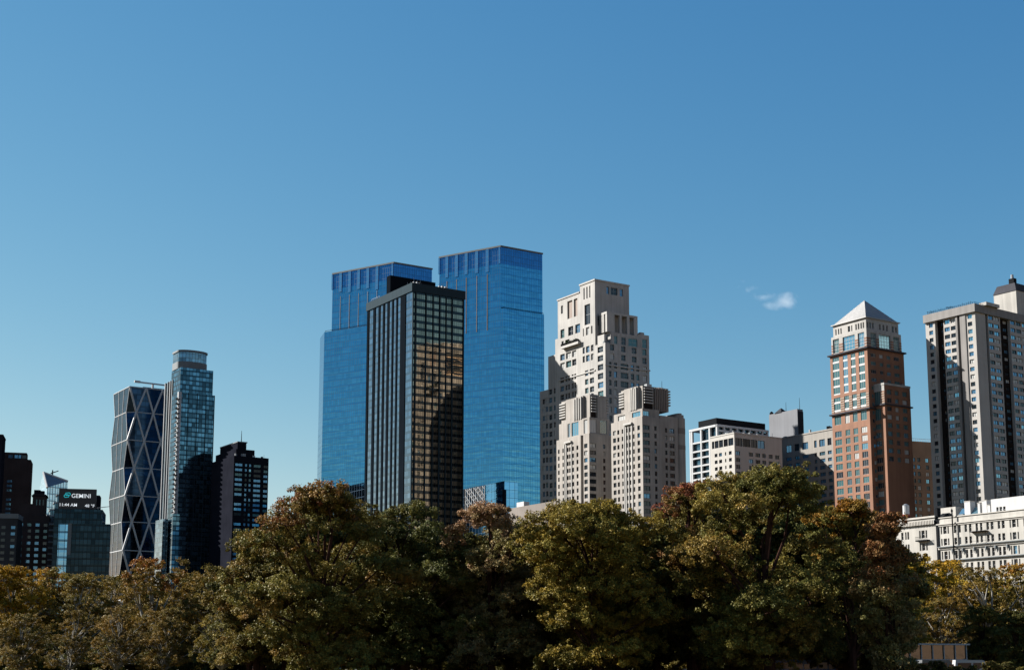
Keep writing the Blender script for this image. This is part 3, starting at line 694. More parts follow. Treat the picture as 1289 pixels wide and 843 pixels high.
# upper tiers
zA = zC + .36; zA1 = b.zl(1089, V(247), .5); i0 = .5
cu = [(102, 146), (172, 258), (280, 326)]
wl = [(a, c, zA + .6, zA1 - 1.0) for a, c in cols(b.L, [(Z(p), Z(q)) for p, q in cu], V(330), i0)]
wr = [(a, c, zA + .6, zA1 - 1.2) for a, c in cols(b.Rr, [(Z(p), Z(q)) for p, q in ((370, 410), (430, 510), (530, 572))], V(330), i0)]
zs_ = zA + (zA1 - zA) * .52
b.block('upper_tier', i0, Wr - .5, i0, Wl - .5, zA, zA1, 'limestone', wl, wr, depth=.4, style=([('glass_teal', 2), ('glass_sky', 1)], 'white_steel', 4, 4))
m = b.mb('brick_stripes'); z = zA + .3
while z < zs_:
    prev = i0
    for a, c, _, _ in sorted(wl) + [(Wl - .5,) * 4]: m.box(i0 - .1, i0 - .004, prev, a, z, z + .55, 'brick_red'); prev = c
    prev = i0
    for a, c, _, _ in sorted(wr) + [(Wr - .5,) * 4]: m.box(prev, a, i0 - .1, i0 - .004, z, z + .55, 'brick_red'); prev = c
    z += 1.0
i1 = 1.1; zB = b.zl(1089, V(168), i1)
ca = [(103, 112), (119, 128), (138, 147), (155, 164), (208, 224), (232, 240), (262, 272), (280, 290), (298, 308), (315, 324)]
wl = [(a, c, zA1 + .7, zB - 1.5) for a, c in cols(b.L, [(Z(p), Z(q)) for p, q in ca], V(230), i1)]
wr = [(a, c, zA1 + .7, zB - 1.5) for a, c in cols(b.Rr, [(Z(p), Z(q)) for p, q in ((344, 354), (362, 372), (382, 392), (430, 442), (455, 467), (480, 492), (520, 532), (544, 554))], V(230), i1)]
b.block('attic', i1, Wr - 1.1, i1, Wl - 1.1, zA1, zB, 'limestone', wl, wr, depth=.4, style=([('glass_dark', 2), ('glass_teal', 1)], 'white_steel', 1, 1))
m = b.mb('roof'); e = .8; ap = ((Wr) / 2, Wl / 2, b.zr(1086.6, 377.6, Wl / 2))
q = [(e, e, zB), (Wr - e, e, zB), (Wr - e, Wl - e, zB), (e, Wl - e, zB)]
for i in range(4): m.face([q[i], q[(i + 1) % 4], ap], 'lead_roof')
m.box(e - .3, Wr - e + .3, e - .3, Wl - e + .3, zB - .002, zB + .35, 'lead_roof')
for k in range(1, 9):                                                 # standing courses of the roof
    t = k / 9; a = [Vector(p).lerp(Vector(ap), t) for p in q]
    for i in range(4): m.tube(a[i], a[(i + 1) % 4], .09, .09, 'lead_roof', 4)
# lower wing in front on the right
xa = b.r(Z(371), V(700), 0); off = .0
yw = -5.0
P = b.c + b.v * yw
x0 = b.r(Z(465), 484, yw); x1 = b.r(Z(648), 489, yw)
xw0 = x0
y_l = b.L(Z(376), 488, xw0)[0]
zw = b.zr(Z(466), 484, yw)
Cw = cols(b.L, [(Z(399), Z(443))], 520, xw0)
wl = [(a, c, b.L(Z(420), V(785), xw0)[1], b.L(Z(420), V(668), xw0)[1]) for a, c in Cw] + [(a, c, b.L(Z(430), V2(105), xw0)[1], b.L(Z(430), V2(22), xw0)[1]) for a, c in Cw]
wl += grid(Cw, rows(b.L(Z(430), V2(132), xw0)[1], P_, 2.05, 8))
wr = grid(cols(b.Rr, [(Z(p), Z(q)) for p, q in ((487, 520), (545, 570), (597, 630))], 510, yw), rows(zw - 1.6, P_ * 1.0, 1.8, zw - 30))
b.block('lower_wing', xw0, x1, yw, max(y_l, yw + 4), 0, zw, 'brick_red', [w_ for w_ in wl if w_[0] > yw], wr, depth=.35)
m = b.mb('cornice'); zz = b.zr(Z(470), V(782), yw); m.box(xw0 - .6, x1 + .7, yw - .6, max(y_l, yw + 4) - .01, zz, zz + .5, 'slate')
b.mb('coping').box(xw0 - .15, x1 + .15, yw - .15, max(y_l, yw + 4), zw, zw + .8, 'limestone')
m = b.mb('brick_stripes'); z = zz + .7
while z < zw - 2.5:
    for p, q in ((yw + .02, Cw[0][0]), (Cw[0][1], max(y_l, yw + 4))): m.box(xw0 - .12, xw0 - .004, p, q, z, z + .45, 'brick_band')
    z += .9
b.mb('wing_top').box(xw0 - .05, xw0 - .002, yw, max(y_l, yw + 4), zw - 2.2, zw, 'limestone')
q = MB(); q.tube((x1 - 2, yw + 2, zw), (x1 - 2, yw + 2, zw + 2.6), .15, .1, 'dark_metal', 5); q.box(x1 - 2.5, x1 - 1.5, yw + 1.6, yw + 2.4, zw + .8, zw + 1.8, 'steel'); q.build('roof_unit', b.root)
b.finish(); BR = b

# ---- brown brick building
b = Bld('brown_building', 'plain brown brick apartment block in shade between brick tower and banded tower', 'apartment block', 1120, 551, 585, 20)
V2 = lambda z: 510 + z / 5.62
b.gl = [('glass_blue', 2), ('glass_blind', 1.5), ('glass_dark', 2), ('glass_sky', 1)]; b.nx = 2
H = b.zr(1150, 555); Wr = b.r(1176.5, 558)
wr = grid(cols(b.Rr, [(Z(p), Z(q)) for p, q in ((640, 655), (678, 690), (705, 725), (764, 786))], 600), rows(H - 7, 2.95, 1.7, 8))
b.block('wall', 0, Wr, 0, 14, 0, H, 'brown_brick', (), wr, depth=.25)
q = MB()
for k in range(14): x = Wr * (.35 + .65 * k / 14); q.tube((x, .4, H), (x, .4, H + 1.2), .06, .06, 'steel', 4)
q.tube((Wr * .35, .4, H + 1.2), (Wr, .4, H + 1.2), .08, .08, 'steel', 4); q.build('roof_rail', b.root)
b.finish()

# ---- tall banded tower at the right
b = Bld('banded_tower', 'tall beige and dark brown banded apartment tower at the right edge with roof railing', 'apartment tower', 1226, 382.2, 504, 36)
Z = lambda z: 1150 + z / 5.266; V = lambda z: 340 + z / 5.266
b.gl = [('glass_dark', 3), ('glass_blue', 3), ('glass_sky', 1), ('glass_blind', 1.6)]; b.fr = 'dark_metal'; b.nx = 2
H = b.ztop; Wl, Wr = b.l(1163.6, 397), b.r(1352, 394)
zp = b.zr(1227, V(276)); P_ = 2.79
RT_ = rows(zp - .5, P_, 1.55, 6)
# left face: strips of different depth
def seg(y0, y1, off, mat, wpx=None, rws=RT_, ztop=zp):
    y0, y1 = sorted((y0, y1))
    w_ = [(max(a, y0 + .12), min(c, y1 - .12), d, e) for a, c, d, e in grid(cols(b.L, [(Z(p), Z(q)) for p, q in wpx], 500), rws)] if wpx else ()
    b.block('wall', off, off + 6, y0, y1, 0, ztop, mat, w_, (), depth=.3)
e = [b.l(Z(q), 500) for q in (105, 163, 232, 303, 325, 345, 365, 382)]
bl = lambda q: b.l(Z(q), 500)
seg(bl(105) if False else Wl, bl(160), 0.3, 'precast', [(120, 146)])
seg(bl(160), bl(214), 1.8, 'bronze_dark', [(182, 192)], rows(zp - .6, P_, 1.3, 6))
seg(bl(214), bl(300), .6, 'precast', [(219, 255), (262, 296)])
seg(bl(300), bl(313), .0, 'precast_grey')
seg(bl(313), bl(330), 1.6, 'bronze_dark', [(317, 328)], rows(zp - .6, P_, 1.5, 6))
seg(bl(330), bl(368), .0, 'precast_grey')
seg(bl(368), 0.03, .3, 'precast', [(380, 410)])
# right face: beige bands with window pairs, dark recesses with blue windows
rxp = lambda q: b.r(Z(q), 450)
def segr(x0, x1, off, mat, wpx=None, rws=None):
    w_ = [t for t in grid(cols(b.Rr, [(Z(p), Z(q)) for p, q in wpx], 450, off), rws or RR_) if t[0] > x0 + .05 and t[1] < x1 - .05] if wpx else ()
    b.block('wall_front', x0, x1, off, off + 8, 0, zp, mat, (), w_, depth=.3)
zq = b.zr(1235, V(288)); RR_ = rows(zq, P_, 1.45, 6)
RD = rows(zq - .2, P_, 1.3, 6)
segr(1.4, rxp(483), .0, 'precast', [(420, 447), (449, 476)])
segr(rxp(483), rxp(504), .9, 'bronze_dark')
segr(rxp(504), rxp(585), .0, 'precast', [(508, 540), (545, 578)])
segr(rxp(585), rxp(650), 1.2, 'bronze_dark', [(603, 628)], RD)
segr(rxp(650), rxp(800), .0, 'precast', [(654, 684), (690, 722), (730, 760)])
segr(rxp(800), Wr, .9, 'bronze_dark', [(815, 840), (870, 900)], RD)
b.mb('core').box(6, Wr - .5, 8, Wl - .5, 0, zp - .1, 'precast_grey')
b.mb('parapet').box(-.5, Wr, -.5, Wl + .4, zp, H, 'precast_grey', top='slate')
q = MB()
for k in range(24):                                                   # railing and aerials along the roof edge
    y = 1 + (Wl - 2) * k / 23; q.tube((.6, y, H), (.6, y, H + random.choice([.9, 1.1, 1.5])), .06, .05, 'iron', 4)
for zz in (.55, 1.): q.tube((.6, 1, H + zz), (.6, Wl - 1, H + zz), .05, .05, 'iron', 4)
for k in range(9): y = Wl * random.random(); q.tube((.7, y, H + .7), (.2, y + 1.4, H + 1.3), .06, .06, 'iron', 4)
for k in range(16): x = 1 + 11 * k / 15; q.tube((x, .6, H), (x, .6, H + 1.0), .06, .05, 'iron', 4)
q.tube((.6, .6, H + 1), (12, .6, H + 1), .05, .05, 'iron', 4); q.build('roof_rail', b.root)
# stepped penthouse on the roof
xp = 7.
y0, y1 = b.l(1300, 380, xp), b.l(Z(632), V(230), xp)
xs = 10.; ya, yb_ = -2, 0
def hit(px, py, off): return b.L(px, py, off)
o1 = 27.; yl, zl1 = hit(Z(530), V(168), o1); yr = .6; 
zlow = H
m = b.mb('penthouse'); zwall = b.zl(Z(632), V(160), o1)
m.box(o1, Wr - 1, yr, yl, H, hit(Z(530), V(168), o1)[1], 'cream')
zt_ = hit(Z(548), V(108), o1)[1]
m = b.mb('penthouse_roof'); zz = hit(Z(530), V(168), o1)[1]
A_ = [(o1 - .2, yr - .2, zz), (Wr - .8, yr - .2, zz), (Wr - .8, yl + .2, zz), (o1 - .2, yl + .2, zz)]
B_ = [(o1 + .9, yr + 1, zt_), (Wr - 2, yr + 1, zt_), (Wr - 2, yl - 1, zt_), (o1 + .9, yl - 1, zt_)]
for i in range(4): m.face([A_[i], A_[(i + 1) % 4], B_[(i + 1) % 4], B_[i]], 'slate')
m.face(B_, 'slate')
yc_, zc_ = hit(Z(655), V(75), o1 + 3)
m = b.mb('chimney'); m.box(o1 + 2.2, o1 + 4, yc_ - 1.1, yc_ + 1.1, zt_ - 3, zc_ + 1.0, 'dark_metal'); m.tube((o1 + 3, yc_, zc_ + 1.), (o1 + 3, yc_, zc_ + 2.6), .6, .5, 'steel', 8)
o2 = 5.; yl2, zl2 = hit(Z(482), V(236), o2); m = b.mb('roof_block'); m.box(o2, o2 + 8, 1.5, yl2, H, max(zl2, H + 1.2), 'cream')
b.finish(); RTW = b

# ---- two cream terraces facing the park
def cream(name, label, pxr, yr, Y, pxl, th, **k): return Bld(name, label, 'town house', pxr, yr, Y, th)
b = Bld('cream_terrace', 'long cream stone building with tall paired windows and flat parapet at the right edge', 'building', 1318, 637, 385, 33)
Z = lambda z: 1110 + z / 7.022; V = lambda z: 600 + z / 7.022
b.gl = [('glass_black', 5), ('glass_dark', 2), ('glass_blue', .6), ('glass_blind', .5)]; b.fr = 'white_paint'; b.nx = 1; b.nz = 2
H = b.zl(1250, 645); Wl = b.l(1178.3, 654)
cw = [(519, 532), (541, 571), (579, 592), (636, 660), (674, 697), (731, 753), (770, 792), (829, 850), (868, 889), (925, 948), (963, 988), (1025, 1047), (1061, 1087), (1131, 1143), (1153, 1186), (1197, 1209), (1255, 1282), (1296, 1320)]
CW = cols(b.L, [(Z(p), Z(q)) for p, q in cw], V(460))
z1, z2 = b.zl(Z(840), V(402)), b.zl(Z(840), V(475))
zr1 = (z2, z1); dz = 3.72
wl = []
for k in range(9): wl += grid(CW, [(z2 - dz * k + (.35 if k == 1 else 0), z1 - dz * k)]) if z2 - dz * k > 2 else []
b.block('wall', 0, 26, 0, Wl, 0, H, 'cream', wl, (), depth=.35)
m = b.mb('cornice'); zc = b.zl(Z(840), V(388)); m.box(-.45, -.003, -.4, Wl + .1, zc - .1, zc + .22, 'cream_trim'); m.box(-.2, -.004, 0, Wl, zc - .55, zc - .102, 'cream_trim'); m.box(-.25, .6, -.3, Wl, H, H + .25, 'cream_trim')
zl_ = b.zl(Z(840), V(597)); m = b.mb('ledge'); m.box(-.75, -.003, 0, Wl - .5, zl_, zl_ + .22, 'slab_grey'); m.box(-.3, -.004, 0, Wl - .5, zl_ - .6, zl_ - .002, 'cream_trim')
m.box(-.6, -.003, 0, Wl - .5, zl_ - 4.0, zl_ - 3.75, 'slab_grey')
for q_ in (628, 720, 820, 925, 1010, 1115): y = b.l(Z(q_), V(630)); o = MB(); o.box(-.5, -.004, y - .18, y + .18, zl_ - 1.5, zl_ - .61, 'slab_grey'); o.tube((-.35, y, zl_ - 1.5), (-.25, y, zl_ - 2.3), .2, .06, 'slab_grey', 6); o.build('bracket', b.root)
y0, y1 = b.l(Z(940), V(480)), b.l(Z(795), V(490)); zb = b.zl(Z(860), V(484)); m = b.mb('balcony')
m.box(-1.1, -.003, y0, y1, zb, zb + .18, 'iron'); zb2 = b.zl(Z(860), V(592))
for t in (0.02, .98): y = y0 + (y1 - y0) * t; m.tube((-1., y, zb), (-1., y, zb2), .07, .07, 'iron', 5)
m.tube((-1.05, y0, zb + .18), (-1.05, y1, zb + .18), .06, .06, 'iron', 4)
for t in (.2, .4, .6, .8): m.tube((-1., y0 + (y1 - y0) * t, zb - .5), (-1., y0 + (y1 - y0) * t, zb), .03, .03, 'iron', 4)
m.box(-1.05, -1., y0, y1, zb2, zb2 + .08, 'iron'); m.box(-1.05, -1., y0, y1, zb2 + .8, zb2 + .86, 'iron')
m = b.mb('roof_bulkhead')
ya, yb_ = b.l(1300, 628, 4), b.l(Z(962), 628, 4); zt = b.zl(Z(1140), V(178), 4)
wl = grid(cols(b.L, [(Z(p), Z(q)) for p, q in ((1010, 1030), (1038, 1062), (1070, 1092))], V(255), 4), [(H + .4, H + 2.0)])
b.block('roof_bulkhead', 4, 14, ya, yb_, H, zt, 'white_paint', wl, ())
for (p, q_, tp) in ((729, 780, 217), (885, 926, 208), (930, 955, 250), (846, 866, 232)):
    ya, yb_ = sorted((b.l(Z(p), V(250), 4), b.l(Z(q_), V(250), 4))); o = MB(); o.box(4, 6.2, ya, yb_, H, b.zl(Z((p + q_) / 2), V(tp), 4), 'white_paint')
    o.box(3.9, 6.3, ya - .1, yb_ + .1, b.zl(Z((p + q_) / 2), V(tp), 4), b.zl(Z((p + q_) / 2), V(tp), 4) + .15, 'cream_trim'); o.build('vent_box', b.root)
ya, yb_ = b.l(Z(840), V(270), 3.5), b.l(Z(660), V(275), 3.5); m = b.mb('skylight'); zz = b.zl(Z(700), V(272), 3.5)
m.face([(3.5, ya, H + .2), (3.5, yb_, H + .2), (6, yb_, zz), (6, ya, zz)], 'glass_sky'); m.face([(3.5, ya, H + .2), (6, ya, zz), (6, ya, H + .2)], 'slab_grey'); m.face([(3.5, yb_, H + .2), (6, yb_, H + .2), (6, yb_, zz)], 'slab_grey')
ya, yb_ = b.l(Z(652), V(290), 5), b.l(Z(520), V(290), 5); o = MB(); o.box(5, 9, ya, yb_, H, b.zl(Z(560), V(272), 5), 'cream'); o.build('roof_block', b.root)
ya, yb_ = b.l(Z(604), V(335), 1.5), b.l(Z(477), V(340), 1.5); o = MB(); zz = b.zl(Z(540), V(318), 1.5)
o.prism([(1.5, ya), (1.5, yb_), (4, yb_), (4, ya)][::-1], H, H + .3, 'dark_metal')
o.face([(1.5, ya, H + .3), (1.5, yb_, H + .3), (2.5, yb_ - 1.5, zz), (2.5, ya + 1, zz)][::-1], 'dark_metal'); o.face([(4, ya, H + .3), (4, yb_, H + .3), (2.5, yb_ - 1.5, zz), (2.5, ya + 1, zz)], 'dark_metal'); o.face([(1.5, ya, H + .3), (2.5, ya + 1, zz), (4, ya, H + .3)], 'dark_metal'); o.face([(1.5, yb_, H + .3), (4, yb_, H + .3), (2.5, yb_ - 1.5, zz)], 'dark_metal'); o.build('skylight', b.root)
roof_clutter(b, 3, 18, 1, Wl - 2, H, 12, 1.6); b.finish(); CT = b
y = b.l(Z(628), V(500), -.9); p0 = b.root.matrix_basis @ Vector((-.9, y, 0)) if False else Vector((b.c.x, b.c.y, 0)) + b.u * -.9 + b.v * y
q = MB(); zt = b.zl(Z(628), V(305), -.9); q.tube((0, 0, 0), (0, 0, zt), .24, .2, 'dark_metal', 8); q.tube((0, 0, zt), (0, 0, zt + .5), .34, .3, 'dark_metal', 8); q.tube((0, 0, zt + .5), (0, 0, zt + 1.), .2, .05, 'dark_metal', 8)
for zz in range(4, int(zt), 6): q.tube((0, 0, zz), (b.u.x * .9, b.u.y * .9, zz), .05, .05, 'dark_metal', 4)
tag(q.build('stove_pipe', None, p0), 'tall thin dark pipe with a knob top fixed up the cream terrace front', 'pipe')
b = Bld('cream_house', 'narrow cream house with a toothed cornice and iron balcony, left of the long cream terrace', 'building', 1177.2, 648.7, 417, 33)
H = b.ztop; Wl = b.l(1127, 657)
b.gl = [('glass_black', 5), ('glass_dark', 1)]; b.fr = 'white_paint'; b.nx = 1; b.nz = 2
cw = cols(b.L, [(Z(p), Z(q)) for p, q in ((329, 343), (350, 378), (386, 400), (205, 218), (224, 240), (170, 190))], V(500))
z1, z2 = b.zl(Z(365), V(472)), b.zl(Z(365), V(540)); wl = []
for k in range(8): wl += grid(cw, [(z2 - 3.7 * k, z1 - 3.7 * k)]) if z2 - 3.7 * k > 2 else []
b.block('wall', 0, 22, 0, Wl, 0, H, 'cream', wl, (), depth=.35)
m = b.mb('cornice'); zc = b.zl(Z(300), V(400)); m.box(-.7, -.003, -.3, Wl, H - .5, H, 'cream_trim'); m.box(-.35, -.004, 0, Wl, zc - .2, H - .502, 'cream')
n = 26
for k in range(n): y = .3 + (Wl - .6) * k / (n - 1); m.box(-.65, -.352, y - .15, y + .15, zc - 1.1, zc + .1, 'cream_trim')
m.box(-.3, -.005, 0, Wl, zc - 1.15, zc - .202, 'bronze_dark')
zb = b.zl(Z(365), V(558)); y0, y1 = sorted((b.l(Z(320), V(560)), b.l(Z(424), V(560)))); m = b.mb('balcony')
m.box(-1.2, -.003, y0, y1, zb - .35, zb, 'dark_metal'); m.box(-1.2, -1.12, y0, y1, zb + .9, zb + .98, 'iron')
for k in range(14): y = y0 + (y1 - y0) * k / 13; m.tube((-1.16, y, zb), (-1.16, y, zb + .9), .03, .03, 'iron', 4)
b.mb('chimney').box(-.1, 1.2, -.9, -.15, 0, H + 2.2, 'dark_metal')
b.finish()
T_ = Vector((b.c.x, b.c.y, 0)) + b.u * 6 + b.v * b.l(Z(214), V(300), 6)
zt, zb, zr_ = b.zl(Z(214), V(238), 6), b.zl(Z(214), V(365), 6), b.zl(Z(214), V(346), 6)
root = empty('water_tank', (T_.x, T_.y, H), 0, 'white roof water tank with a red base band above the cream house', 'water tank')
q = MB(); q.tube((0, 0, zr_ - H + .5), (0, 0, zt - H - .5), 1.0, 1.0, 'white_steel', 14); q.build('tank', root)
q = MB(); q.tube((0, 0, zr_ - H), (0, 0, zr_ - H + .499), 1.05, 1.05, 'red_paint', 14); q.build('base_band', root)
q = MB(); q.tube((0, 0, zt - H - .499), (0, 0, zt - H), 1.06, .35, 'steel', 14); q.build('lid', root)
for sx in (-.7, .7):
    for sy in (-.7, .7): q = MB(); q.tube((sx, sy, 0), (sx, sy, max(zr_ - H - .002, .8)), .1, .1, 'dark_metal', 5); q.build('leg', root)

# ---- diagrid tower
b = Bld('diagrid_tower', 'faceted glass tower with pale diamond bracing and pinched corners, left of the round topped tower', 'skyscraper', 163.4, 486.3, 950, 33)
H = b.ztop; Wl = b.l(143.5, 493); Wr = 46.
Wl = max(Wl, 20)
lev = [487, 517.5, 552.5, 586.5, 621.5, 654.5, 690.5, 722, 754]
zv = [b.zl(162, y) for y in lev]
zv[0] = H
cut = 5.2
def ring(k):
    c = 0.02 if k % 2 == 0 else cut
    cy = c
    return [(0, c), (c, 0), (Wr - c, 0), (Wr, c), (Wr, Wl - c), (Wr - c, Wl), (c, Wl), (0, Wl - c)]
gm = b.mb('curtain_wall'); 
nodes = {}
for k in range(len(zv) - 1):
    A_, B_ = ring(k), ring(k + 1)
    for i in range(8):
        j = (i + 1) % 8
        p = [(*A_[i], zv[k]), (*A_[j], zv[k]), (*B_[j], zv[k + 1]), (*B_[i], zv[k + 1])]
        u0 = i * 30; ln = math.dist(A_[i], A_[j]); lb = math.dist(B_[i], B_[j])
        uv = [(u0 + lb / 2 - ln / 2 + 0, zv[k]), (u0 + lb / 2 + ln / 2, zv[k]), (u0 + lb, zv[k + 1]), (u0, zv[k + 1])]
        gm.face(p[::-1] if True else p, 'hearst_glass', uv[::-1])
gm.face([(*p, H) for p in ring(0)], 'slate')
gm.box(1, Wr - 1, 1, Wl - 1, 0, zv[-1] + .1, 'hearst_glass')
br = b.mb('diagrid'); r_ = .72
nr = 4
def fpt(k, i):                                                        # node i on the right face at level k
    if k % 2 == 0: return Vector((Wr * i / nr, -.05, zv[k]))
    return Vector((cut + (Wr - 2 * cut) * (i) / (nr - 1), -.05, zv[k])) if i < nr else None
for k in range(len(zv) - 1):
    if k % 2 == 0: up = [fpt(k, i) for i in range(nr + 1)]; dn = [fpt(k + 1, i) for i in range(nr)]
    else: up = [fpt(k + 1, i) for i in range(nr + 1)]; dn = [fpt(k, i) for i in range(nr)]
    for i in range(nr): br.tube(up[i], dn[i], r_, r_, 'white_steel', 6); br.tube(dn[i], up[i + 1], r_, r_, 'white_steel', 6)
    # left face: slimmer verticals and level lines
    A_, B_ = ring(k), ring(k + 1)
    for t in (0, 1 / 3, 2 / 3, 1):
        p = Vector((0, A_[0][1] + (A_[7][1] - A_[0][1]) * t, zv[k])); q_ = Vector((0, B_[0][1] + (B_[7][1] - B_[0][1]) * t, zv[k + 1]))
        br.tube(p, q_, .3, .3, 'white_steel', 6)
for k in range(len(zv)):
    A_ = ring(k)
    for i in (0, 1, 2, 7): p, q_ = A_[i], A_[(i + 1) % 8]; br.tube((*p, zv[k]), (*q_, zv[k]), .36, .36, 'white_steel', 6)
q = MB(); yy = 6; zz = b.zr(200, 483.5, 4)
q.tube((18, 6, H), (18, 6, H + 4.5), .8, .7, 'white_steel', 6); q.tube((6, 6, H + 5), (38, 6, H + 4.6), .55, .5, 'white_steel', 6); q.box(5, 9, 5.2, 6.8, H + 4.4, H + 5.8, 'white_steel'); q.tube((30, 6, H + 4.6), (36, 8, H + 6.4), .35, .3, 'white_steel', 5)
q.box(12, 42, 8, 16, H + .01, H + 2.4, 'grey_wall'); q.build('roof_crane', b.root)
b.finish()

# ---- round topped tower
b = Bld('round_top_tower', 'slim blue grey apartment tower with a rounded glass top and stacked balconies', 'apartment tower', 226.3, 480, 880, 33)
Z = lambda z: 120 + z / 2.717; V = lambda z: 420 + z / 2.717
Wl, Wr = b.l(207, 480), b.r(270.3, 500)
z2, z3, z1 = b.zr(Z(350), V(205)), b.zr(Z(345), V(121), 2), b.zl(Z(262), V(157))
b.mb('curtain_wall').box(0, Wr, 0, Wl * .12, 0, z2, 'cpp_glass', top='slab_grey')
b.mb('curtain_wall').box(.3, Wr - .3, Wl * .12 + .002, Wl * .5, 0, z2, 'cpp_glass', top='slab_grey')
b.mb('side_wing').box(1, Wr - 4, Wl * .5, Wl, 0, z1, 'cpp_pale', top='slab_grey')
x1 = b.r(Z(401), V(160), 2)
b.mb('upper_tier').box(.8, x1, 1.2, Wl * .62, z2, z3, 'cpp_glass', top='slab_grey')
zt = b.zr(Z(340), V(57), 2)
m = b.mb('round_top'); xa, xb = b.r(Z(288), V(90), 3), b.r(Z(390), V(90), 3)
def drum(x0, x1, y0, z0, z1, mat, gr=0.):
    n = 12; cx, hw = (x0 + x1) / 2, (x1 - x0) / 2 + gr
    pts = [(cx - hw * math.cos(math.pi * i / n), y0 + hw * .55 - gr - math.sin(math.pi * i / n) * hw * .55) for i in range(n + 1)] + [(cx + hw, y0 + 14), (cx - hw, y0 + 14)]
    m.prism(pts, z0, z1, mat, top='slab_grey')
h_ = zt - z3
drum(xa, xb, 2, z3, z3 + h_ * .38, 'slab_grey'); drum(xa, xb, 2, z3 + h_ * .38, zt - h_ * .1, 'cpp_pale', -.3); drum(xa, xb, 2, zt - h_ * .1, zt, 'slab_grey', .25)
m = b.mb('corner_pier'); m.box(-.6, 1.4, -.5, -.002, b.zl(226, V(625)), z2, 'white_steel'); m.box(-.6, -.002, -.002, 1.5, b.zl(226, V(625)), z2, 'white_steel')
k = 0; z = b.zl(222, V(230))
while z > 60:                                                         # stacked balconies beside the corner pier
    yb = b.l(Z(281), V(400)); o = MB(); o.box(-1.7, -.004, yb - 1.9, yb + 1.9, z, z + .3, 'pale_wall' if (k // 5) % 3 else 'dark_metal'); o.box(-1.7, -1.6, yb - 1.9, yb + 1.9, z + .3, z + 1.2, 'dark_metal'); o.build('balcony', b.root)
    z -= 3.0; k += 1
m = b.mb('ribs')
for t in (.52, .66, .8, .98): y = Wl * t; m.box(.3, .998, y - .5, y + .5, 0, z1, 'pale_wall' if t in (.66, .98) else 'slab_grey')
for t in (.0, .25, .5, .75, .985): m.box(Wr * t, Wr * t + .4, -.3, -.003, 0, z2, 'teal_metal')
z4 = b.zl(215, V(632)); b.mb('base_wing').box(-4, -.6, Wl * .35, b.l(Z(206), V(650), -4), 0, z4, 'cpp_pale', top='slab_grey')
b.mb('base_wing').box(-2, Wr * .28, -2.5, -.4, 0, z4 + 2, 'cpp_glass', top='slab_grey')
b.mb('roof_block').box(3, 9, Wl * .3, Wl * .7, z2, b.zl(Z(270), V(122), 3), 'pale_wall')
b.finish()

# ---- black building
b = Bld('black_tower', 'black apartment tower with pale blue windows and a roof mast beside the round topped tower', 'apartment tower', 294.8, 573, 850, 33)
Wl, Wr, H = b.l(267, 574), b.r(338.3, 579), b.ztop
b.gl = [('glass_sky', 1), ('glass_blue', 3), ('glass_teal', 1), ('glass_black', 1.3)]; b.fr = 'dark_metal'; b.nx = 2
RR_ = rows(H - 4.5, 3.0, 1.7, 60)
wr = grid(cols(b.Rr, [(Z(p), Z(q)) for p, q in ((476, 501), (540, 564), (574, 588))], 620), RR_)
wr += grid(cols(b.Rr, [(Z(p), Z(q)) for p, q in ((510, 517), (524, 531))], 620), RR_)
b.block('wall', 0, Wr, 0, Wl, 0, H, 'black_wall', (), [w_ for w_ in wr if random.random() > .06], depth=.3)
b.block('penthouse', 2, b.r(Z(545), V(402), 2), 2, Wl - 1, H, b.zr(Z(470), V(392), 2), 'black_wall', (), ())
b.block('penthouse', 4, b.r(Z(517), V(380), 5), 5, Wl - 3, b.zr(Z(470), V(392), 2), b.zr(Z(470), V(369), 5), 'black_wall', (), ())
roof_clutter(b, 1, Wr - 2, .6, 1.6, H, 5, 1.6)
zz = b.zr(Z(470), V(369), 5); m = b.mb('roof_edge'); m.box(3.8, b.r(Z(520), V(380), 5), 4.8, Wl - 2.8, zz, zz + .6, 'slab_grey')
q = MB(); q.tube((8, 9, zz), (8, 9, zz + 8), .3, .12, 'dark_metal', 5); q.build('mast', b.root); b.finish()

# ---- buildings at the far left
Z = lambda z: z / 4.436; V = lambda z: 540 + z / 4.436
b = Bld('brown_tower', 'dark brown slab tower with two columns of pale blue windows at the left edge', 'apartment tower', 3, 577, 900, 15)
b.gl = [('glass_sky', 1), ('glass_blue', 3), ('glass_dark', 1)]; b.fr = None; H = b.zr(30, 578); Wr = b.r(39, 580)
wr = grid(cols(b.Rr, [(Z(p), Z(q)) for p, q in ((36, 63), (116, 166))], 620), rows(H - 10.5, 2.95, 1.6, 40))
b.block('wall', -8, Wr, 0, 20, 0, H, 'brown_wall', (), [w_ for w_ in wr if random.random() > .08])
zp = b.zr(20, V(130), 2); b.block('penthouse', b.r(Z(20), 572, 2), b.r(Z(150), 572, 2), 2, 12, H, zp, 'brown_wall', (), grid(cols(b.Rr, [(Z(p), Z(q)) for p, q in ((46, 72), (82, 100), (104, 118), (124, 148))], 574, 2), [(H + 1, zp - 1.5)])); b.finish()
b = Bld('black_slab', 'sheer black slab cut off by the left edge above the brown tower', 'building', -18, 548, 860, 15)
b.mb('wall').box(0, b.r(3.6, 552), 0, 20, 0, b.zr(0, 548), 'black_wall'); b.mb('parapet').box(-.2, b.r(3.6, 552) + .2, -.2, 20.2, b.zr(0, 548), b.zr(0, 548) + .8, 'dark_metal'); b.finish()
b = Bld('stepped_building', 'stepped dark brown apartment house with a grid of blue windows at lower left', 'apartment house', 22, 655, 800, 15)
b.gl = [('glass_blue', 2.5), ('glass_teal', 2), ('glass_dark', 1.5)]; b.fr = None
Wr = b.r(62, 655); H = b.zr(40, V(480))
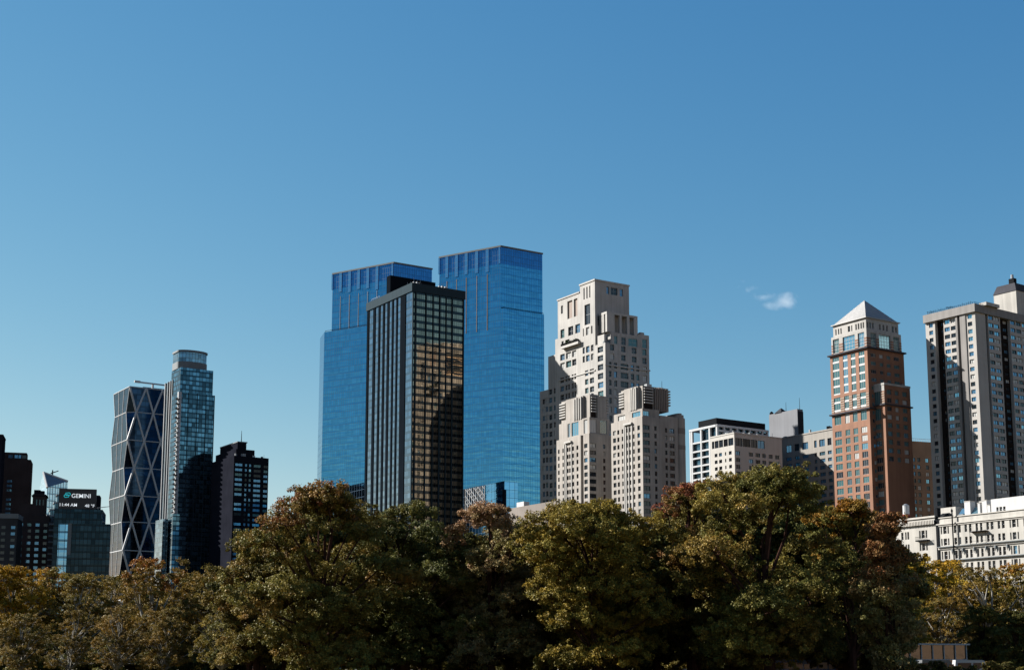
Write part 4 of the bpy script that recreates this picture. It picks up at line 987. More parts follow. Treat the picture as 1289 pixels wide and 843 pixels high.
wr = grid(cols(b.Rr, [(Z(p), Z(q)) for p, q in ((98, 122), (146, 168), (192, 214), (238, 258))], 690), rows(H - 4.5, 3.45, 1.7, 30))
b.block('wall', b.r(Z(92), 690) if False else 0, Wr, 0, 18, 0, H, 'brown_wall', (), wr)
x0, x1 = b.r(Z(182), 630, 1), b.r(Z(256), 630, 1); zt = b.zr(50, V(362), 1)
b.block('upper_block', x0, x1, 1, 12, H, zt, 'brown_wall', (), grid(cols(b.Rr, [(Z(p), Z(q)) for p, q in ((200, 206), (218, 224), (236, 244))], 640, 1), [(H + 6, zt - 3)]))
b.block('upper_block', b.r(Z(108), 650, 1), x0 - .01, 1.2, 10, H, b.zr(35, V(415), 1), 'brown_wall', (), ())
m = b.mb('roof_block'); m.box(x0 + .5, x0 + 4, 2, 6, zt, zt + 2.5, 'black_wall'); m.box(x1 - 5, x1 - 1, 2, 6, zt, zt + 2, 'black_wall'); m.box(x0 - .6, x1 + .8, .6, 12.4, zt - 1.2, zt - .6, 'black_wall'); b.finish()
b = Bld('grey_house', 'low grey green block with a flat pale roof edge in the bottom left corner', 'building', -20, 655, 760, 10)
b.gl = [('glass_blue', 1), ('glass_dark', 2)]; b.fr = None
H = b.zr(5, 652); Wr = b.r(22.3, 655); b.block('wall', 0, Wr, 0, 16, 0, H, 'grey_wall', (), grid([(4 + 5 * k, 6.2 + 5 * k) for k in range(3)], rows(H - 4, 3.4, 1.6, 30)))
b.mb('parapet').box(-.2, Wr + .2, -.2, 16, H, H + 2.6, 'slab_grey'); b.finish()
b = Bld('banded_building', 'narrow grey building with white balcony bands, left of the dark block with the screen', 'building', 61.5, 655, 790, 12)
H = b.zr(67, V(515)); Wr = b.r(73.5, 656); b.mb('wall').box(0, Wr, 0, 14, 0, H, 'grey_wall')
zz = H - 2
while zz > 40: o = MB(); o.box(.4, Wr - .2, -.9, -.003, zz, zz + .9, 'slab_grey'); o.build('balcony', b.root); zz -= 3.3
b.finish()
b = Bld('terraced_building', 'pale stepped terraces just left of the dark advertising screen', 'building', 57, 650, 830, 20)
for k, (p, q_, t) in enumerate(((57, 74, 520), (60, 74, 478), (63, 75, 445), (68, 76, 405), (71, 76, 362))):
    z1_ = b.zr(66, V(t), k * 1.5); z0_ = 0 if k == 0 else b.zr(66, V((520, 478, 445, 405)[k - 1]), (k - 1) * 1.5)
    x0, x1 = b.r(p, 645, k * 1.5), b.r(q_, 645, k * 1.5); o = MB(); o.box(x0, x1, k * 1.5, 14, z0_, z1_ - .8, 'frame_glass'); o.box(x0 - .5, x1, k * 1.5 - .5, 14, z1_ - .8, z1_, 'pale_wall'); o.build('terrace', b.root)
b.finish()
# far glass spire with a sloping top
b = Bld('spire_tower', 'distant pale blue glass skyscraper with a sharp sloping top and crane', 'skyscraper', 59.5, 612, 2900, 33)
Z5 = lambda z: 40 + z / 10.54; V5 = lambda z: 580 + z / 10.54
P_ = lambda x, y, Y: Vector(at(Z5(x), V5(y), Y)) - Vector((b.c.x, b.c.y, 0))
q = MB(); Y0, Y1 = 2900, 2940
a0, a1, a2, a3 = P_(155, 150, Y0), P_(480, 265, Y1), P_(205, 352, Y0), P_(100, 385, Y1)
def dn(p): return Vector((p.x, p.y, 0))
b.root.rotation_euler = (0, 0, 0)
n0 = P_(205, 352, 2895); n1 = P_(480, 268, 2930); n2 = P_(480, 268, 3000); n3 = P_(100, 385, 2960)
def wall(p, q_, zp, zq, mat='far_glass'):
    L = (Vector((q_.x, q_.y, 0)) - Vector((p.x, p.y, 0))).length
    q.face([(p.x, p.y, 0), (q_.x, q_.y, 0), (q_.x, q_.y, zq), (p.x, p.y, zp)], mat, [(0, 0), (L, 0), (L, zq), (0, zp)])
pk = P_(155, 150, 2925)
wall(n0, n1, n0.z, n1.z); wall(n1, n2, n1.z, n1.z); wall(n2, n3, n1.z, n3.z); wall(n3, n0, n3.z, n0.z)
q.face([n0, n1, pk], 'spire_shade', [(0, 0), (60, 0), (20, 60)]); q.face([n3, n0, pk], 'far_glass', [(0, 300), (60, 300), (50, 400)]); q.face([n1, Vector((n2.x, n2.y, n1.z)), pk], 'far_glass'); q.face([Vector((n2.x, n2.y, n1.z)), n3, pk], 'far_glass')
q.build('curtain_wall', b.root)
q = MB(); q.tube(pk, n1, 2.2, 2.2, 'white_paint', 5); q.tube(pk, n0, 2.6, 2.6, 'white_paint', 5); q.build('crown_edge', b.root)
c0 = P_(275, 195, 2940); q = MB(); q.tube(c0, c0 + Vector((0, 0, 12)), 1.6, 1.3, 'dark_metal', 5); q.tube(P_(252, 163, 2940), P_(355, 130, 2940), 1.2, 1., 'dark_metal', 5); q.build('crane', b.root); b.finish()

# dark block with the screen on its roof
b = Bld('dark_block', 'dark glass office block carrying the advertising screen, beside the diagrid tower', 'office block', 68, 658, 760, 12)
Wr = b.r(128.5, 658); H = b.zr(100, V(446)); Hl = b.zr(100, V(526), -1.5)
b.mb('curtain_wall').box(b.r(Z(302), 650), Wr, 0, 26, 0, H, 'dark_glass', top='slate')
x0, x1 = b.r(Z(378), 690, -6), b.r(Z(611), 690, -6); b.mb('lower_block').box(x0, x1, -6, -.01, 0, b.zr(110, V(527), -6), 'dark_glass', top='slate')
m = b.mb('corner_strip'); m.box(x0 - .4, x0 + 1.6, -6.4, -6.002, 60, b.zr(110, V(527), -6), 'slab_grey')
x2 = b.r(Z(322), 690, -2); b.mb('glass_bay').box(x2, b.r(Z(374), 690, -2), -2, -.012, 0, b.zr(80, V(527), -2), 'blue_glass', top='slate')
xa, xb = b.r(Z(528), 640, 6), b.r(Z(552), 640, 6); b.mb('penthouse').box(b.r(Z(333), 640, 9), xb, 9, 20, H, b.zr(110, V(367), 9), 'black_wall')
q = MB(); q.tube((xb - 1, 3, H + 1.2), (xb + 6, 3, H + 2.2), .25, .2, 'steel', 4); q.tube((xb - .2, 3, H), (xb - .2, 3, H + 1.6), .2, .2, 'steel', 4); q.build('davit', b.root)
b.finish()
# the screen itself
x0, x1 = b.r(Z(325), 640, 1.2), b.r(Z(535), 640, 1.2); z0, z1 = H + .3, b.zr(100, V(333), 1.2)
wd, hh = x1 - x0, z1 - z0
root = empty('advertising_screen', tuple(Vector((b.c.x, b.c.y, z0)) + b.u * x0 + b.v * 1.2), b.th, 'black roof screen showing a teal emblem, a name, time and temperature in white', 'screen')
q = MB(); q.box(0, wd, 0, 2.2, 0, hh, 'screen_black'); q.build('cabinet', root)
q = MB()
for k in range(4): q.tube((wd * (k + .5) / 4, 1.1, -.3), (wd * (k + .5) / 4, 1.1, 0), .3, .3, 'dark_metal', 5)
q.build('support', root)
def text(s_, size, x, z, mat, bold=.0):
    cu = bpy.data.curves.new('lettering', 'FONT'); cu.body = s_; cu.size = size; cu.extrude = .02; cu.offset = bold
    t = bpy.data.objects.new('lettering', cu); COL.objects.link(t)
    bpy.context.view_layer.update(); me = bpy.data.meshes.new_from_object(t.evaluated_get(bpy.context.evaluated_depsgraph_get()))
    COL.objects.unlink(t); bpy.data.objects.remove(t)
    me.name = 'lettering'; o = bpy.data.objects.new('lettering', me); COL.objects.link(o); me.materials.clear(); me.materials.append(M[mat])
    o.parent = root; o.location = (x, -.05, z); o.rotation_euler = (R(90), 0, 0); return o
def sxz(x5, y5): return (x5 - 365) / (848 - 365) * wd, hh * (1 - (y5 - 375) / (635 - 375))
def fit(o, w_):
    xs = [v.co.x for v in o.data.vertices]; s_ = w_ / (max(xs) - min(xs)); o.scale = (s_, 1, 1)
x, z = sxz(527, 490); t = text('GEMINI', 3.1, x, z, 'screen_white', .03); fit(t, sxz(772, 0)[0] - x)
x, z = sxz(372, 603); t = text('11:44 AM', 2.3, x, z, 'screen_white', .03); fit(t, sxz(592, 0)[0] - x)
x, z = sxz(705, 610); t = text('48 \u00b0F', 2.2, x, z, 'screen_white', .03); fit(t, sxz(832, 0)[0] - x)
q = MB()
def ring_shape(cx, cz, a, c, r):                                      # a rounded link of the emblem
    n = 20
    def pt(k, s_): 
        t = 2 * math.pi * k / n; px, pz = math.cos(t) * r * s_, math.sin(t) * r * s_
        px += a * (1 if math.cos(t - R(20)) > 0 else -1); return (cx + px, -.06, cz + pz)
    for k in range(n): q.face([pt(k, 1), pt(k + 1, 1), pt(k + 1, .62), pt(k, .62)][::-1], 'screen_teal')
ex, ez = sxz(473, 458); ring_shape(ex + .35, ez + .5, .45, 0, .95); ring_shape(ex - .35, ez - .5, .45, 0, .95); q.build('emblem', root)
# ================================================================== GROUND
def ground_mat(name, c0, c1, sc):
    m, nt, b = base_mat(name); N = nt.nodes.new; LK = nt.links.new
    tc = N('ShaderNodeTexCoord'); n = N('ShaderNodeTexNoise'); n.inputs['Scale'].default_value = sc; n.inputs['Detail'].default_value = 8
    LK(tc.outputs['Object'], n.inputs['Vector']); mx = N('ShaderNodeMix'); mx.data_type = 'RGBA'
    mx.inputs[6].default_value = (*c0, 1); mx.inputs[7].default_value = (*c1, 1); LK(n.outputs['Fac'], mx.inputs[0])
    LK(mx.outputs[2], b.inputs['Base Color']); b.inputs['Roughness'].default_value = .9
ground_mat('park_floor', (.028, .034, .012), (.07, .05, .022), .12); ground_mat('asphalt', (.045, .045, .047), (.06, .058, .056), .4)
q = MB(); q.face([(-5000, -600, 0), (5000, -600, 0), (5000, 9000, 0), (-5000, 9000, 0)], 'park_floor'); tag(q.build('ground'), kind='structure')
q = MB(); q.face([(-600, 232, .004), (600, 232, .004), (600, 244, .004), (-600, 244, .004)], 'asphalt'); tag(q.build('park_road'), kind='structure')
q = MB(); p_ = Vector((140, 352, .004)); dv = Vector((-math.sin(R(33)), math.cos(R(33)), 0)); du = Vector((math.cos(R(33)), math.sin(R(33)), 0))
q.face([p_ - dv * 300 - du * 9, p_ - dv * 300 + du * 9, p_ + dv * 900 + du * 9, p_ + dv * 900 - du * 9], 'asphalt'); tag(q.build('avenue'), kind='structure')

# ================================================================== TREES
def leaf_mat(name, tr=.35):
    m, nt, b = base_mat(name); N = nt.nodes.new; LK = nt.links.new
    a = N('ShaderNodeAttribute'); a.attribute_name = 'leaf'
    oi = N('ShaderNodeObjectInfo'); hs = N('ShaderNodeHueSaturation')
    r = N('ShaderNodeMapRange'); r.inputs['To Min'].default_value = .485; r.inputs['To Max'].default_value = .51; LK(oi.outputs['Random'], r.inputs['Value']); LK(r.outputs[0], hs.inputs['Hue'])
    LK(a.outputs['Color'], hs.inputs['Color'])
    LK(hs.outputs[0], b.inputs['Base Color']); b.inputs['Roughness'].default_value = .55; b.inputs['Specular IOR Level'].default_value = .06
    t = N('ShaderNodeBsdfTranslucent'); LK(hs.outputs[0], t.inputs['Color'])
    mx = N('ShaderNodeMixShader'); mx.inputs[0].default_value = tr; LK(b.outputs[0], mx.inputs[1]); LK(t.outputs[0], mx.inputs[2])
    LK(mx.outputs[0], nt.nodes['Material Output'].inputs['Surface'])
leaf_mat('leaf', .16)
solid('bark', (.09, .048, .038), var=.3, scale=2); solid('bark_pale', (.46, .43, .37), var=.45, scale=1.5)

PAL = {                                                               # leaf colours: (weight, rgb)
 'olive':   [(5, (.118, .096, .030)), (3, (.084, .076, .026)), (2, (.165, .116, .036)), (1, (.19, .105, .034))],
 'dark':    [(5, (.082, .074, .026)), (3, (.056, .056, .021)), (2, (.120, .092, .030))],
 'yellow':  [(5, (.178, .138, .036)), (3, (.118, .104, .030)), (2, (.25, .175, .04))],
 'plane':   [(5, (.155, .104, .030)), (3, (.112, .084, .026)), (2, (.20, .125, .032)), (1, (.08, .07, .024))],
 'gold':    [(5, (.28, .165, .028)), (3, (.20, .122, .026)), (2, (.13, .096, .025))],
 'tan':     [(5, (.165, .122, .058)), (3, (.118, .096, .038)), (2, (.22, .15, .09))],
}
TOPS = {None: None, 'red': (.18, .066, .036), 'rust': (.24, .095, .025), 'pink': (.26, .14, .09)}
def tree_mesh(seed, H, Wd, pal, top=None, topfrac=.22, n_leaf=42000, leaf=.26, base=.16, bark='bark', dens=1., limbs=9, ragged=.5):
    rng = np.random.default_rng(seed); rx = Wd / 2
    zc0 = H * base
    # lobes: big boughs inside a dome, each carrying many leaf clumps
    lobes = []
    nl = int(50 * dens) + 8; ph = rng.uniform(0, 6.28, 3)
    tries = 0
    while len(lobes) < nl and tries < 4000:
        tries += 1
        t = rng.uniform(.04, .98); z = zc0 + (H - zc0) * t
        prof = rx * (math.sqrt(max(0, 1 - ((t - .38) / .64) ** 2)) if t > .38 else .72 + .28 * t / .38)
        a = rng.uniform(0, 2 * math.pi); prof *= 1 + .16 * math.sin(2 * a + ph[0] + 3 * t) + .13 * math.sin(3 * a + ph[1] - 5 * t) + .10 * math.sin(9 * t + ph[2]); rr = prof * math.sqrt(rng.uniform(.08, 1.0))
        r = rng.uniform(.10, .25) * rx * (1.1 - .3 * t) + .4
        x, y = math.cos(a) * max(rr - r * .55, 0), math.sin(a) * max(rr - r * .55, 0)
        zz = min(z, H - r * .8)
        if any((x - q[0]) ** 2 + (y - q[1]) ** 2 + (zz - q[2]) ** 2 < (.62 * (r + q[3]) * .75) ** 2 for q in lobes): continue
        lobes.append((x, y, zz, r))
    lobes.append((rng.uniform(-.12, .12) * rx, rng.uniform(-.1, .1) * rx, H - .22 * rx, .22 * rx))
    L = np.array(lobes)
    # clumps
    ncl = int(n_leaf / 72)
    wgt = L[:, 3] ** 2; wgt /= wgt.sum()
    li = rng.choice(len(L), ncl, p=wgt)
    d = rng.normal(size=(ncl, 3)); d /= np.linalg.norm(d, axis=1)[:, None]
    d[:, 2] = np.where(d[:, 2] < -.35, -d[:, 2] * .6, d[:, 2])
    rad = L[li, 3] * np.where(rng.random(ncl) < .07, rng.uniform(1.2, 1.5, ncl), rng.uniform(.55, 1.08 + ragged * .2, ncl))
    cc = L[li, :3] + d * rad[:, None] * np.array([1.12, 1.12, .86])
    cr = rng.uniform(.3, .8, ncl)
    cc[:, 2] = np.clip(cc[:, 2], zc0 * .55, H - .2)
    # leaves
    per = rng.poisson(72, ncl); ci = np.repeat(np.arange(ncl), per); n = len(ci)
    off = rng.normal(size=(n, 3)); off /= np.linalg.norm(off, axis=1)[:, None]; off *= (rng.uniform(0, 1, n) ** .5)[:, None] * cr[ci][:, None]
    off[:, 2] *= .72
    c = cc[ci] + off
    nn = rng.normal(size=(n, 3)) + d[ci] * .8 + np.array([0, 0, .55]); nn /= np.linalg.norm(nn, axis=1)[:, None]
    t1 = np.cross(nn, rng.normal(size=(n, 3))); t1 /= np.linalg.norm(t1, axis=1)[:, None]; t2 = np.cross(nn, t1)
    s = leaf * rng.uniform(.6, 1.25, n)
    v = np.empty((n, 4, 3)); 
    v[:, 0] = c - t1 * (s * .5)[:, None]; v[:, 1] = c + t2 * (s * .36)[:, None] + nn * (s * .1)[:, None]
    v[:, 2] = c + t1 * (s * .5)[:, None]; v[:, 3] = c - t2 * (s * .36)[:, None] + nn * (s * .1)[:, None]
    me = bpy.data.meshes.new('crown')
    me.vertices.add(n * 4); me.vertices.foreach_set('co', v.reshape(-1).astype(np.float32))
    me.loops.add(n * 4); me.loops.foreach_set('vertex_index', np.arange(n * 4, dtype=np.int32))
    me.polygons.add(n); me.polygons.foreach_set('loop_start', np.arange(0, n * 4, 4, dtype=np.int32))
    me.update(calc_edges=True)
    P = PAL[pal]; pw = np.array([a for a, _ in P], float); pw /= pw.sum(); pc = np.array([b_ for _, b_ in P])
    lob_c = pc[rng.choice(len(P), len(L), p=pw)] * rng.uniform(.72, 1.28, (len(L), 1))
    col = lob_c[li] * .5 + pc[rng.choice(len(P), ncl, p=pw)] * .5
    col = col * rng.uniform(.75, 1.25, (ncl, 1))
    if TOPS.get(top):
        hz = (cc[:, 2] - zc0) / (H - zc0) + rng.normal(0, .07, ncl) + rng.normal(0, .09, len(L))[li] - .05 - .12 * cc[:, 0] / rx
        k = np.clip((hz - (1 - topfrac)) / .12, 0, 1)[:, None] * rng.uniform(.45, 1, (ncl, 1)); col = col * (1 - k) + np.array(TOPS[top]) * k
    g = col.mean(1, keepdims=True); col = np.clip(g + (col - g) * 1.12, .004, 1) * np.array([.98, 1.06, 1.0])
    lc = col[ci] * rng.uniform(.78, 1.22, (n, 1))
    at_ = me.color_attributes.new('leaf', 'FLOAT_COLOR', 'POINT')
    rgba = np.ones((n, 4, 4), np.float32); rgba[:, :, :3] = lc[:, None, :]
    at_.data.foreach_set('color', rgba.reshape(-1))
    me.materials.append(M['leaf'])
    # trunk and limbs
    q = MB(); r0 = .022 * H + .1
    th = H * .62; pts = [Vector((0, 0, -.1))]; x = y = 0
    for k in range(1, 7): x += rng.normal(0, .18); y += rng.normal(0, .18); pts.append(Vector((x, y, th * k / 6)))
    for k in range(6): q.tube(pts[k], pts[k + 1], r0 * (1 - .13 * k) * (1.25 if k == 0 else 1), r0 * (1 - .13 * (k + 1)), bark, 8)
    order = np.argsort(-L[:, 3])[:limbs + 22]
    for i in order:
        e = Vector(L[i, :3]); t = min(max((e.z - .28 * H) / H, .18), .9); p0 = pts[min(int(t * 6 / .7), 5)]
        mid = p0.lerp(e, .5) + Vector((rng.normal(0, .5), rng.normal(0, .5), rng.uniform(.2, 1.2)))
        ra = r0 * (.36 if bark == 'bark' else .42)
        q.tube(p0, mid, ra, ra * .7, bark, 6); q.tube(mid, e, ra * .7, ra * .32, bark, 6)
        for j in range(4):
            dd = Vector(rng.normal(size=3)).normalized() * L[i, 3] * 1.0; dd.z = abs(dd.z) * .8
            m2 = e + dd * .5 + Vector(rng.normal(size=3)) * .25; q.tube(e, m2, ra * .3, ra * .18, bark, 5); q.tube(m2, e + dd, ra * .18, ra * .07, bark, 5)
    return me, q.mesh('trunk')
def tree(meshes, loc, rz, label, group, name='broadleaf_tree', cat='tree', sc=1.):
    r = empty(name, loc, rz, label, cat, group); r.scale = (sc, sc, sc)
    for nm, me in (('trunk', meshes[1]), ('crown', meshes[0])):
        o = bpy.data.objects.new(nm, me); COL.objects.link(o); o.parent = r
    return r
def place(cx, ytop, Y): p = at(cx, ytop, Y); return Vector((p.x, Y, 0)), p.z

# the tall trees across the middle, each its own shape
BIG = [
 (402, 611, 176, 165, 'olive', 'red', .16, 'broad olive tree with red tinged top below the left blue tower'),
 (328, 664, 100, 186, 'olive', None, 0, 'rounded olive tree just left of the broad red topped tree'),
 (512, 630, 150, 176, 'dark', None, 0, 'dark green tree standing below the dark teal glass slab'),
 (618, 634, 128, 174, 'tan', 'pink', .30, 'tan tree with a pinkish top below the right blue tower'),
 (690, 642, 90, 196, 'olive', None, 0, 'olive tree half hidden behind the bright yellow tree under the stone twins'),
 (748, 631, 190, 166, 'yellow', None, 0, 'broad bright yellow olive tree below the stone twin towers'),
 (868, 607, 112, 182, 'olive', 'red', .2, 'olive tree with a deep red top, below the white framed block'),
 (962, 587, 216, 164, 'olive', None, 0, 'tallest and widest tree, olive green, below the white and grey blocks'),
 (1066, 629, 100, 176, 'olive', 'rust', .2, 'olive tree with rust top in front of the brick pyramid tower'),
 (1112, 645, 74, 158, 'tan', 'red', .5, 'slender red brown tree at the foot of the brick pyramid tower'),
]
for i, (cx, yt, wd, Y, pal, top, tf, lab) in enumerate(BIG):
    loc, H = place(cx, yt, Y); W_ = wd * 1.18 * Y / FPX
    ms = tree_mesh(100 + i, H, W_, pal, top, tf or .2, n_leaf=int(60000 + 300 * W_ ** 2), leaf=.25, base=.04, ragged=1.)
    tree(ms, loc, 0, lab, 'tall trees across the middle')

# lighter trees along both sides, from a few grown shapes
PROT = [tree_mesh(20, 18, 17, 'plane', None, n_leaf=66000, leaf=.25, bark='bark_pale', dens=.8, ragged=1., base=.08, limbs=16),
        tree_mesh(21, 18, 17, 'plane', 'rust', .2, n_leaf=68000, leaf=.25, bark='bark_pale', dens=.8, ragged=1., base=.08, limbs=16),
        tree_mesh(22, 18, 17, 'gold', None, n_leaf=66000, leaf=.25, bark='bark_pale', dens=.8, ragged=1., base=.08, limbs=14),
        tree_mesh(23, 18, 16, 'plane', None, n_leaf=36000, leaf=.25, bark='bark_pale', dens=.7, ragged=1.2, base=.08, limbs=20),
        tree_mesh(24, 18, 13, 'dark', None, n_leaf=60000, leaf=.34, base=.06),
        tree_mesh(25, 18, 14, 'olive', None, n_leaf=60000, leaf=.34, base=.08)]
SIDE = [
 (12, 713, 285, 2, 'gold tinted tree at the left edge below the brown tower'),
 (62, 714, 292, 1, 'rust topped tree below the dark brown stepped house'),
 (104, 722, 284, 0, 'brown olive tree below the dark block with the screen'),
 (146, 724, 300, 3, 'thin brown tree with pale limbs below the diagrid tower'),
 (193, 701, 262, 1, 'orange topped tree below the round topped tower'),
 (238, 722, 280, 3, 'thin olive tree with pale limbs left of the black tower'),
 (284, 714, 270, 0, 'brown olive tree below the black tower'),
 (322, 716, 255, 3, 'thin pale limbed tree beside the broad red topped tree'),
 (30, 772, 218, 0, 'low brown tree in the bottom left corner'),
 (92, 768, 226, 3, 'low pale limbed tree second from the bottom left corner'),
 (150, 765, 215, 3, 'low pale limbed tree under the diagrid tower'),
 (212, 764, 222, 0, 'low brown tree below the orange topped tree'),
 (282, 760, 205, 3, 'low tree with a bare pale fork, left of the broad red topped tree'),
 (1160, 700, 275, 2, 'golden tree below the cream house'),
 (1204, 705, 285, 2, 'gold brown tree below the left end of the cream terrace'),
 (1240, 714, 265, 3, 'thin pale limbed tree below the middle of the cream terrace'),
 (1284, 708, 272, 1, 'rust tinted tree at the right edge below the cream terrace'),
 (1128, 742, 240, 2, 'golden tree between the slender red tree and the glass pavilion'),
 (1184, 752, 248, 0, 'brown olive tree directly behind the glass pavilion'),
 (1236, 762, 236, 5, 'shaded olive tree at the right end of the glass pavilion'),
 (1280, 768, 214, 4, 'dark tree in the bottom right corner'),
]
for cx, yt, Y, k, lab in SIDE:
    loc, H = place(cx, yt, Y); tree(PROT[k], loc, random.uniform(0, 6.28), lab, 'smaller trees along both sides', sc=H / 18)
# dark rows behind the tall trees, and the woods behind the side trees
BACK = [(x, 640, 182 + random.uniform(-6, 10), random.choice((4, 5, 4))) for x in range(320, 1130, 46)]  # row added so its shade darkens the lower crowns in front
BACK += [(x, 664, 218 + random.uniform(-6, 18), random.choice((4, 5, 4))) for x in range(335, 1120, 64)]
BACK = [(x, max(y, treeline(x) + random.uniform(14, 30)), Y, k) for x, y, Y, k in BACK]
BACK += [(1012, 640, 238, 5), (1048, 645, 240, 4)]  # two hidden trees added to shade the pavilion
BACK += [(x, 770 + random.uniform(-8, 10), 196 + random.uniform(-6, 10), random.choice((4, 5, 4, 4))) for x in range(420, 1090, 56)]
for cx, yt, Y, k in BACK:
    loc, H = place(cx, yt, Y); tree(PROT[k], loc, random.uniform(0, 6.28), 'dark olive tree in the shaded wood among and behind the tall middle trees', 'shaded trees of the wood', sc=H / 18)
REAR = [(x, 742 + random.uniform(-6, 8), 318 + random.uniform(-10, 14), random.choice((0, 5, 3))) for x in list(range(-10, 320, 42)) + list(range(1150, 1300, 40))]
for cx, yt, Y, k in REAR:
    loc, H = place(cx, yt, Y); tree(PROT[k], loc, random.uniform(0, 6.28), 'brownish tree in the rear row behind the smaller side trees', 'rear row of trees', sc=H / 18)
# undergrowth bushes close the view under the crowns
BUSH = [tree_mesh(40, 6, 8, 'dark', None, n_leaf=16000, leaf=.34, base=.0, dens=.5, limbs=4), tree_mesh(41, 6, 8, 'olive', None, n_leaf=16000, leaf=.34, base=.0, dens=.5, limbs=4)]
for i, x in enumerate(list(range(0, 1110, 34)) + [1236, 1262, 1290]):
    Y = 258 + random.uniform(-8, 18) if x < 1200 else 250; loc, H = place(x, 806 + random.uniform(-8, 6), Y)
    tree(BUSH[i % 3 % 2], loc, random.uniform(0, 6.28), 'dark bush in the undergrowth below the park trees', 'undergrowth bushes', name='bush', cat='bush', sc=H / 6)

# ================================================================== SMALL THINGS UNDER THE TREES
A = at(1116, 812, 226); B_ = at(1216, 812, 232)
root = empty('glass_pavilion', (A.x, A.y, 0), math.atan2(B_.y - A.y, B_.x - A.x), 'long low white framed glass pavilion under the golden trees at lower right', 'pavilion')
Lp = (Vector((B_.x, B_.y)) - Vector((A.x, A.y))).length; hp = at(1160, 809, 228).z
q = MB(); q.box(0, Lp, 0, 7, 0, .9, 'white_paint'); q.build('base_wall', root)
q = MB()
for k in range(8): x = Lp * k / 7; q.box(x - .09, x + .09, -.05, .1, .9, hp - .25, 'white_paint')
q.box(-.1, Lp + .1, -.06, .11, 2.6, 2.72, 'white_paint'); q.build('frame', root)
q = MB()
q.box(-.4, Lp + .4, -.5, 7.5, hp - .25, hp, 'white_paint', top='slab_grey'); q.build('roof', root)
for k in range(7): q = MB(); q.box(Lp * k / 7 + .1, Lp * (k + 1) / 7 - .1, .12, .16, .9, hp - .251, 'glass_dark'); q.build('window', root)
q = MB(); q.box(.2, Lp - .2, .6, 6.8, .9, 1.5, 'pale_wall'); q.build('interior', root)

def car(px, Y, ytop, body, label, rz=0., van=False):
    p = at(px, 840, Y); root = empty('parked_van' if van else 'parked_car', (p.x, Y, 0), rz, label, 'van' if van else 'car', 'vehicles parked under the trees')
    L_, Wd_, Hh = (5.2, 2.0, 2.5) if van else (4.5, 1.8, 1.5)
    prof = [(0, .35), (L_, .35), (L_, 1.0), (L_ * .93, 1.15), (L_ * .8, Hh - .08), (L_ * .74, Hh), (.15, Hh), (0, 1.2)] if van else [(0, .3), (L_, .3), (L_, .72), (L_ * .95, .85), (L_ * .74, .95), (L_ * .6, 1.42), (L_ * .5, 1.5), (L_ * .26, 1.46), (L_ * .1, 1.0), (0, .9)]
    q = MB(); n = len(prof)
    for k in range(n):
        a_, c_ = prof[k], prof[(k + 1) % n]; q.face([(a_[0], 0, a_[1]), (a_[0], Wd_, a_[1]), (c_[0], Wd_, c_[1]), (c_[0], 0, c_[1])], body)
    q.face([(a_[0], 0, a_[1]) for a_ in prof], body); q.face([(a_[0], Wd_, a_[1]) for a_ in prof][::-1], body); q.build('body', root)
    for (x0, x1, z0, z1) in (((L_ * .76, L_ * .9, 1.25, 1.9), (L_ * .5, L_ * .72, 1.3, 2.1), (.4, L_ * .45, 1.3, 2.1)) if van else ((L_ * .2, L_ * .42, .98, 1.38), (L_ * .44, L_ * .62, .98, 1.38))):
        q = MB(); q.box(x0, x1, -.02, -.003, z0, z1, 'glass_black'); q.build('window', root)
    for x in (L_ * .2, L_ * .8):
        for y in (.0, Wd_): q = MB(); q.tube((x, y - .1, .33), (x, y + .1, .33), .33, .33, 'rubber', 14); q.tube((x, y - .12, .33), (x, y + .12, .33), .18, .18, 'steel', 10); q.build('wheel', root)
    q = MB(); q.box(L_ * .985, L_ + .02, .1, .45, .62, .78, 'white_paint'); q.build('headlight', root)
    return root
solid('car_white', (.75, .75, .76), rough=.3, var=.02, streak=0); solid('car_grey', (.2, .21, .22), rough=.3, var=.02, streak=0); solid('car_blue', (.06, .16, .42), rough=.3, var=.02, streak=0)
car(1122, 206, 0, 'car_white', 'white van parked below the left end of the glass pavilion', .1, True)
car(1160, 204, 0, 'car_grey', 'grey van parked below the middle of the glass pavilion', .05, True)
car(1202, 207, 0, 'car_white', 'white van parked below the right end of the glass pavilion', -.08, True)
car(976, 186, 0, 'car_blue', 'small blue van left of its twin under the tallest tree', .2, True)
car(1005, 190, 0, 'car_blue', 'blue van right of its twin under the tallest tree', -.15, True)
p = at(963, 842, 184); root = empty('notice_board', (p.x, p.y, 0), 0, 'small white two panel notice board under the tallest tree', 'sign')
for x in (.05, .75): q = MB(); q.box(x, x + .06, 0, .06, 0, 2.4, 'dark_metal'); q.build('post', root)
for z in (1.3, 1.88): q = MB(); q.box(0, .9, -.05, -.003, z, z + .5, 'white_paint'); q.build('panel', root)

for i, x in enumerate(range(1092, 1300, 22)):
    loc, H = place(x, 833 + random.uniform(-3, 5), 190 + random.uniform(-4, 4)); tree(BUSH[i % 2], loc, random.uniform(0, 6.28), 'low dark bush in front of the parked vans and pavilion at lower right', 'low bushes at lower right', name='bush', cat='bush', sc=H / 6)
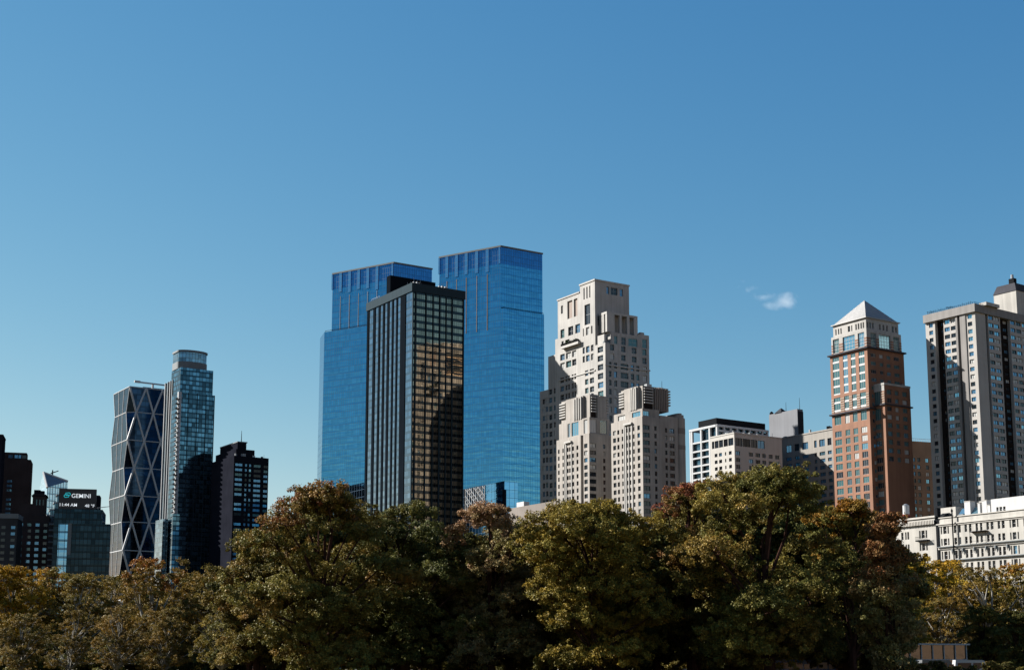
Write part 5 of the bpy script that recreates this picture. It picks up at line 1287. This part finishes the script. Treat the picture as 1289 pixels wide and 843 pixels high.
# ================================================================== CLOUD
m = bpy.data.materials.new('cloud'); m.use_nodes = True; M['cloud'] = m; nt = m.node_tree; nt.nodes.clear(); N = nt.nodes.new; LK = nt.links.new
o_ = N('ShaderNodeOutputMaterial'); pv = N('ShaderNodeVolumePrincipled'); tc = N('ShaderNodeTexCoord')
pv.inputs['Color'].default_value = (1, 1, 1, 1); pv.inputs['Anisotropy'].default_value = .2
nz = N('ShaderNodeTexNoise'); nz.inputs['Scale'].default_value = .05; nz.inputs['Detail'].default_value = 6; LK(tc.outputs['Object'], nz.inputs['Vector'])
c0 = at(972, 374, 3000); tot = None
def mth(op, a, b_):
    n = N('ShaderNodeMath'); n.operation = op
    for i, v in enumerate((a, b_)):
        if hasattr(v, 'is_linked'): LK(v, n.inputs[i])
        else: n.inputs[i].default_value = v
    return n.outputs[0]
for px, py, sx, sz, k in ((988, 380, 26, 17, 1.), (994, 377, 15, 15, .8), (976, 384, 30, 8, .7), (962, 373, 24, 8, .55), (946, 364, 16, 6, .3), (932, 357, 9, 9, .3)):
    c = at(px, py, 3000) - c0
    vm = N('ShaderNodeVectorMath'); vm.operation = 'SUBTRACT'; LK(tc.outputs['Object'], vm.inputs[0]); vm.inputs[1].default_value = c
    vd = N('ShaderNodeVectorMath'); vd.operation = 'DIVIDE'; LK(vm.outputs[0], vd.inputs[0]); vd.inputs[1].default_value = (sx, 26, sz)
    ln = N('ShaderNodeVectorMath'); ln.operation = 'LENGTH'; LK(vd.outputs[0], ln.inputs[0])
    f = mth('MULTIPLY', mth('MAXIMUM', mth('SUBTRACT', 1.25, ln.outputs['Value']), 0.), k)
    tot = f if tot is None else mth('MAXIMUM', tot, f)
d_ = mth('MAXIMUM', mth('SUBTRACT', mth('ADD', mth('MULTIPLY', tot, .62), mth('MULTIPLY', nz.outputs['Fac'], 1.25)), .76), 0.)
LK(mth('MULTIPLY', mth('MULTIPLY', d_, mth('GREATER_THAN', tot, .001)), .015), pv.inputs['Density']); LK(pv.outputs[0], o_.inputs['Volume'])
import bmesh
bm = bmesh.new(); bmesh.ops.create_icosphere(bm, subdivisions=3, radius=1, matrix=Matrix.Diagonal((95, 36, 55, 1)))
me = bpy.data.meshes.new('cloud'); bm.to_mesh(me); bm.free(); me.materials.append(m)
o = bpy.data.objects.new('cloud', me); COL.objects.link(o); o.location = c0
tag(o, 'single small wisp of white cloud in the clear blue sky', 'cloud', kind='structure')
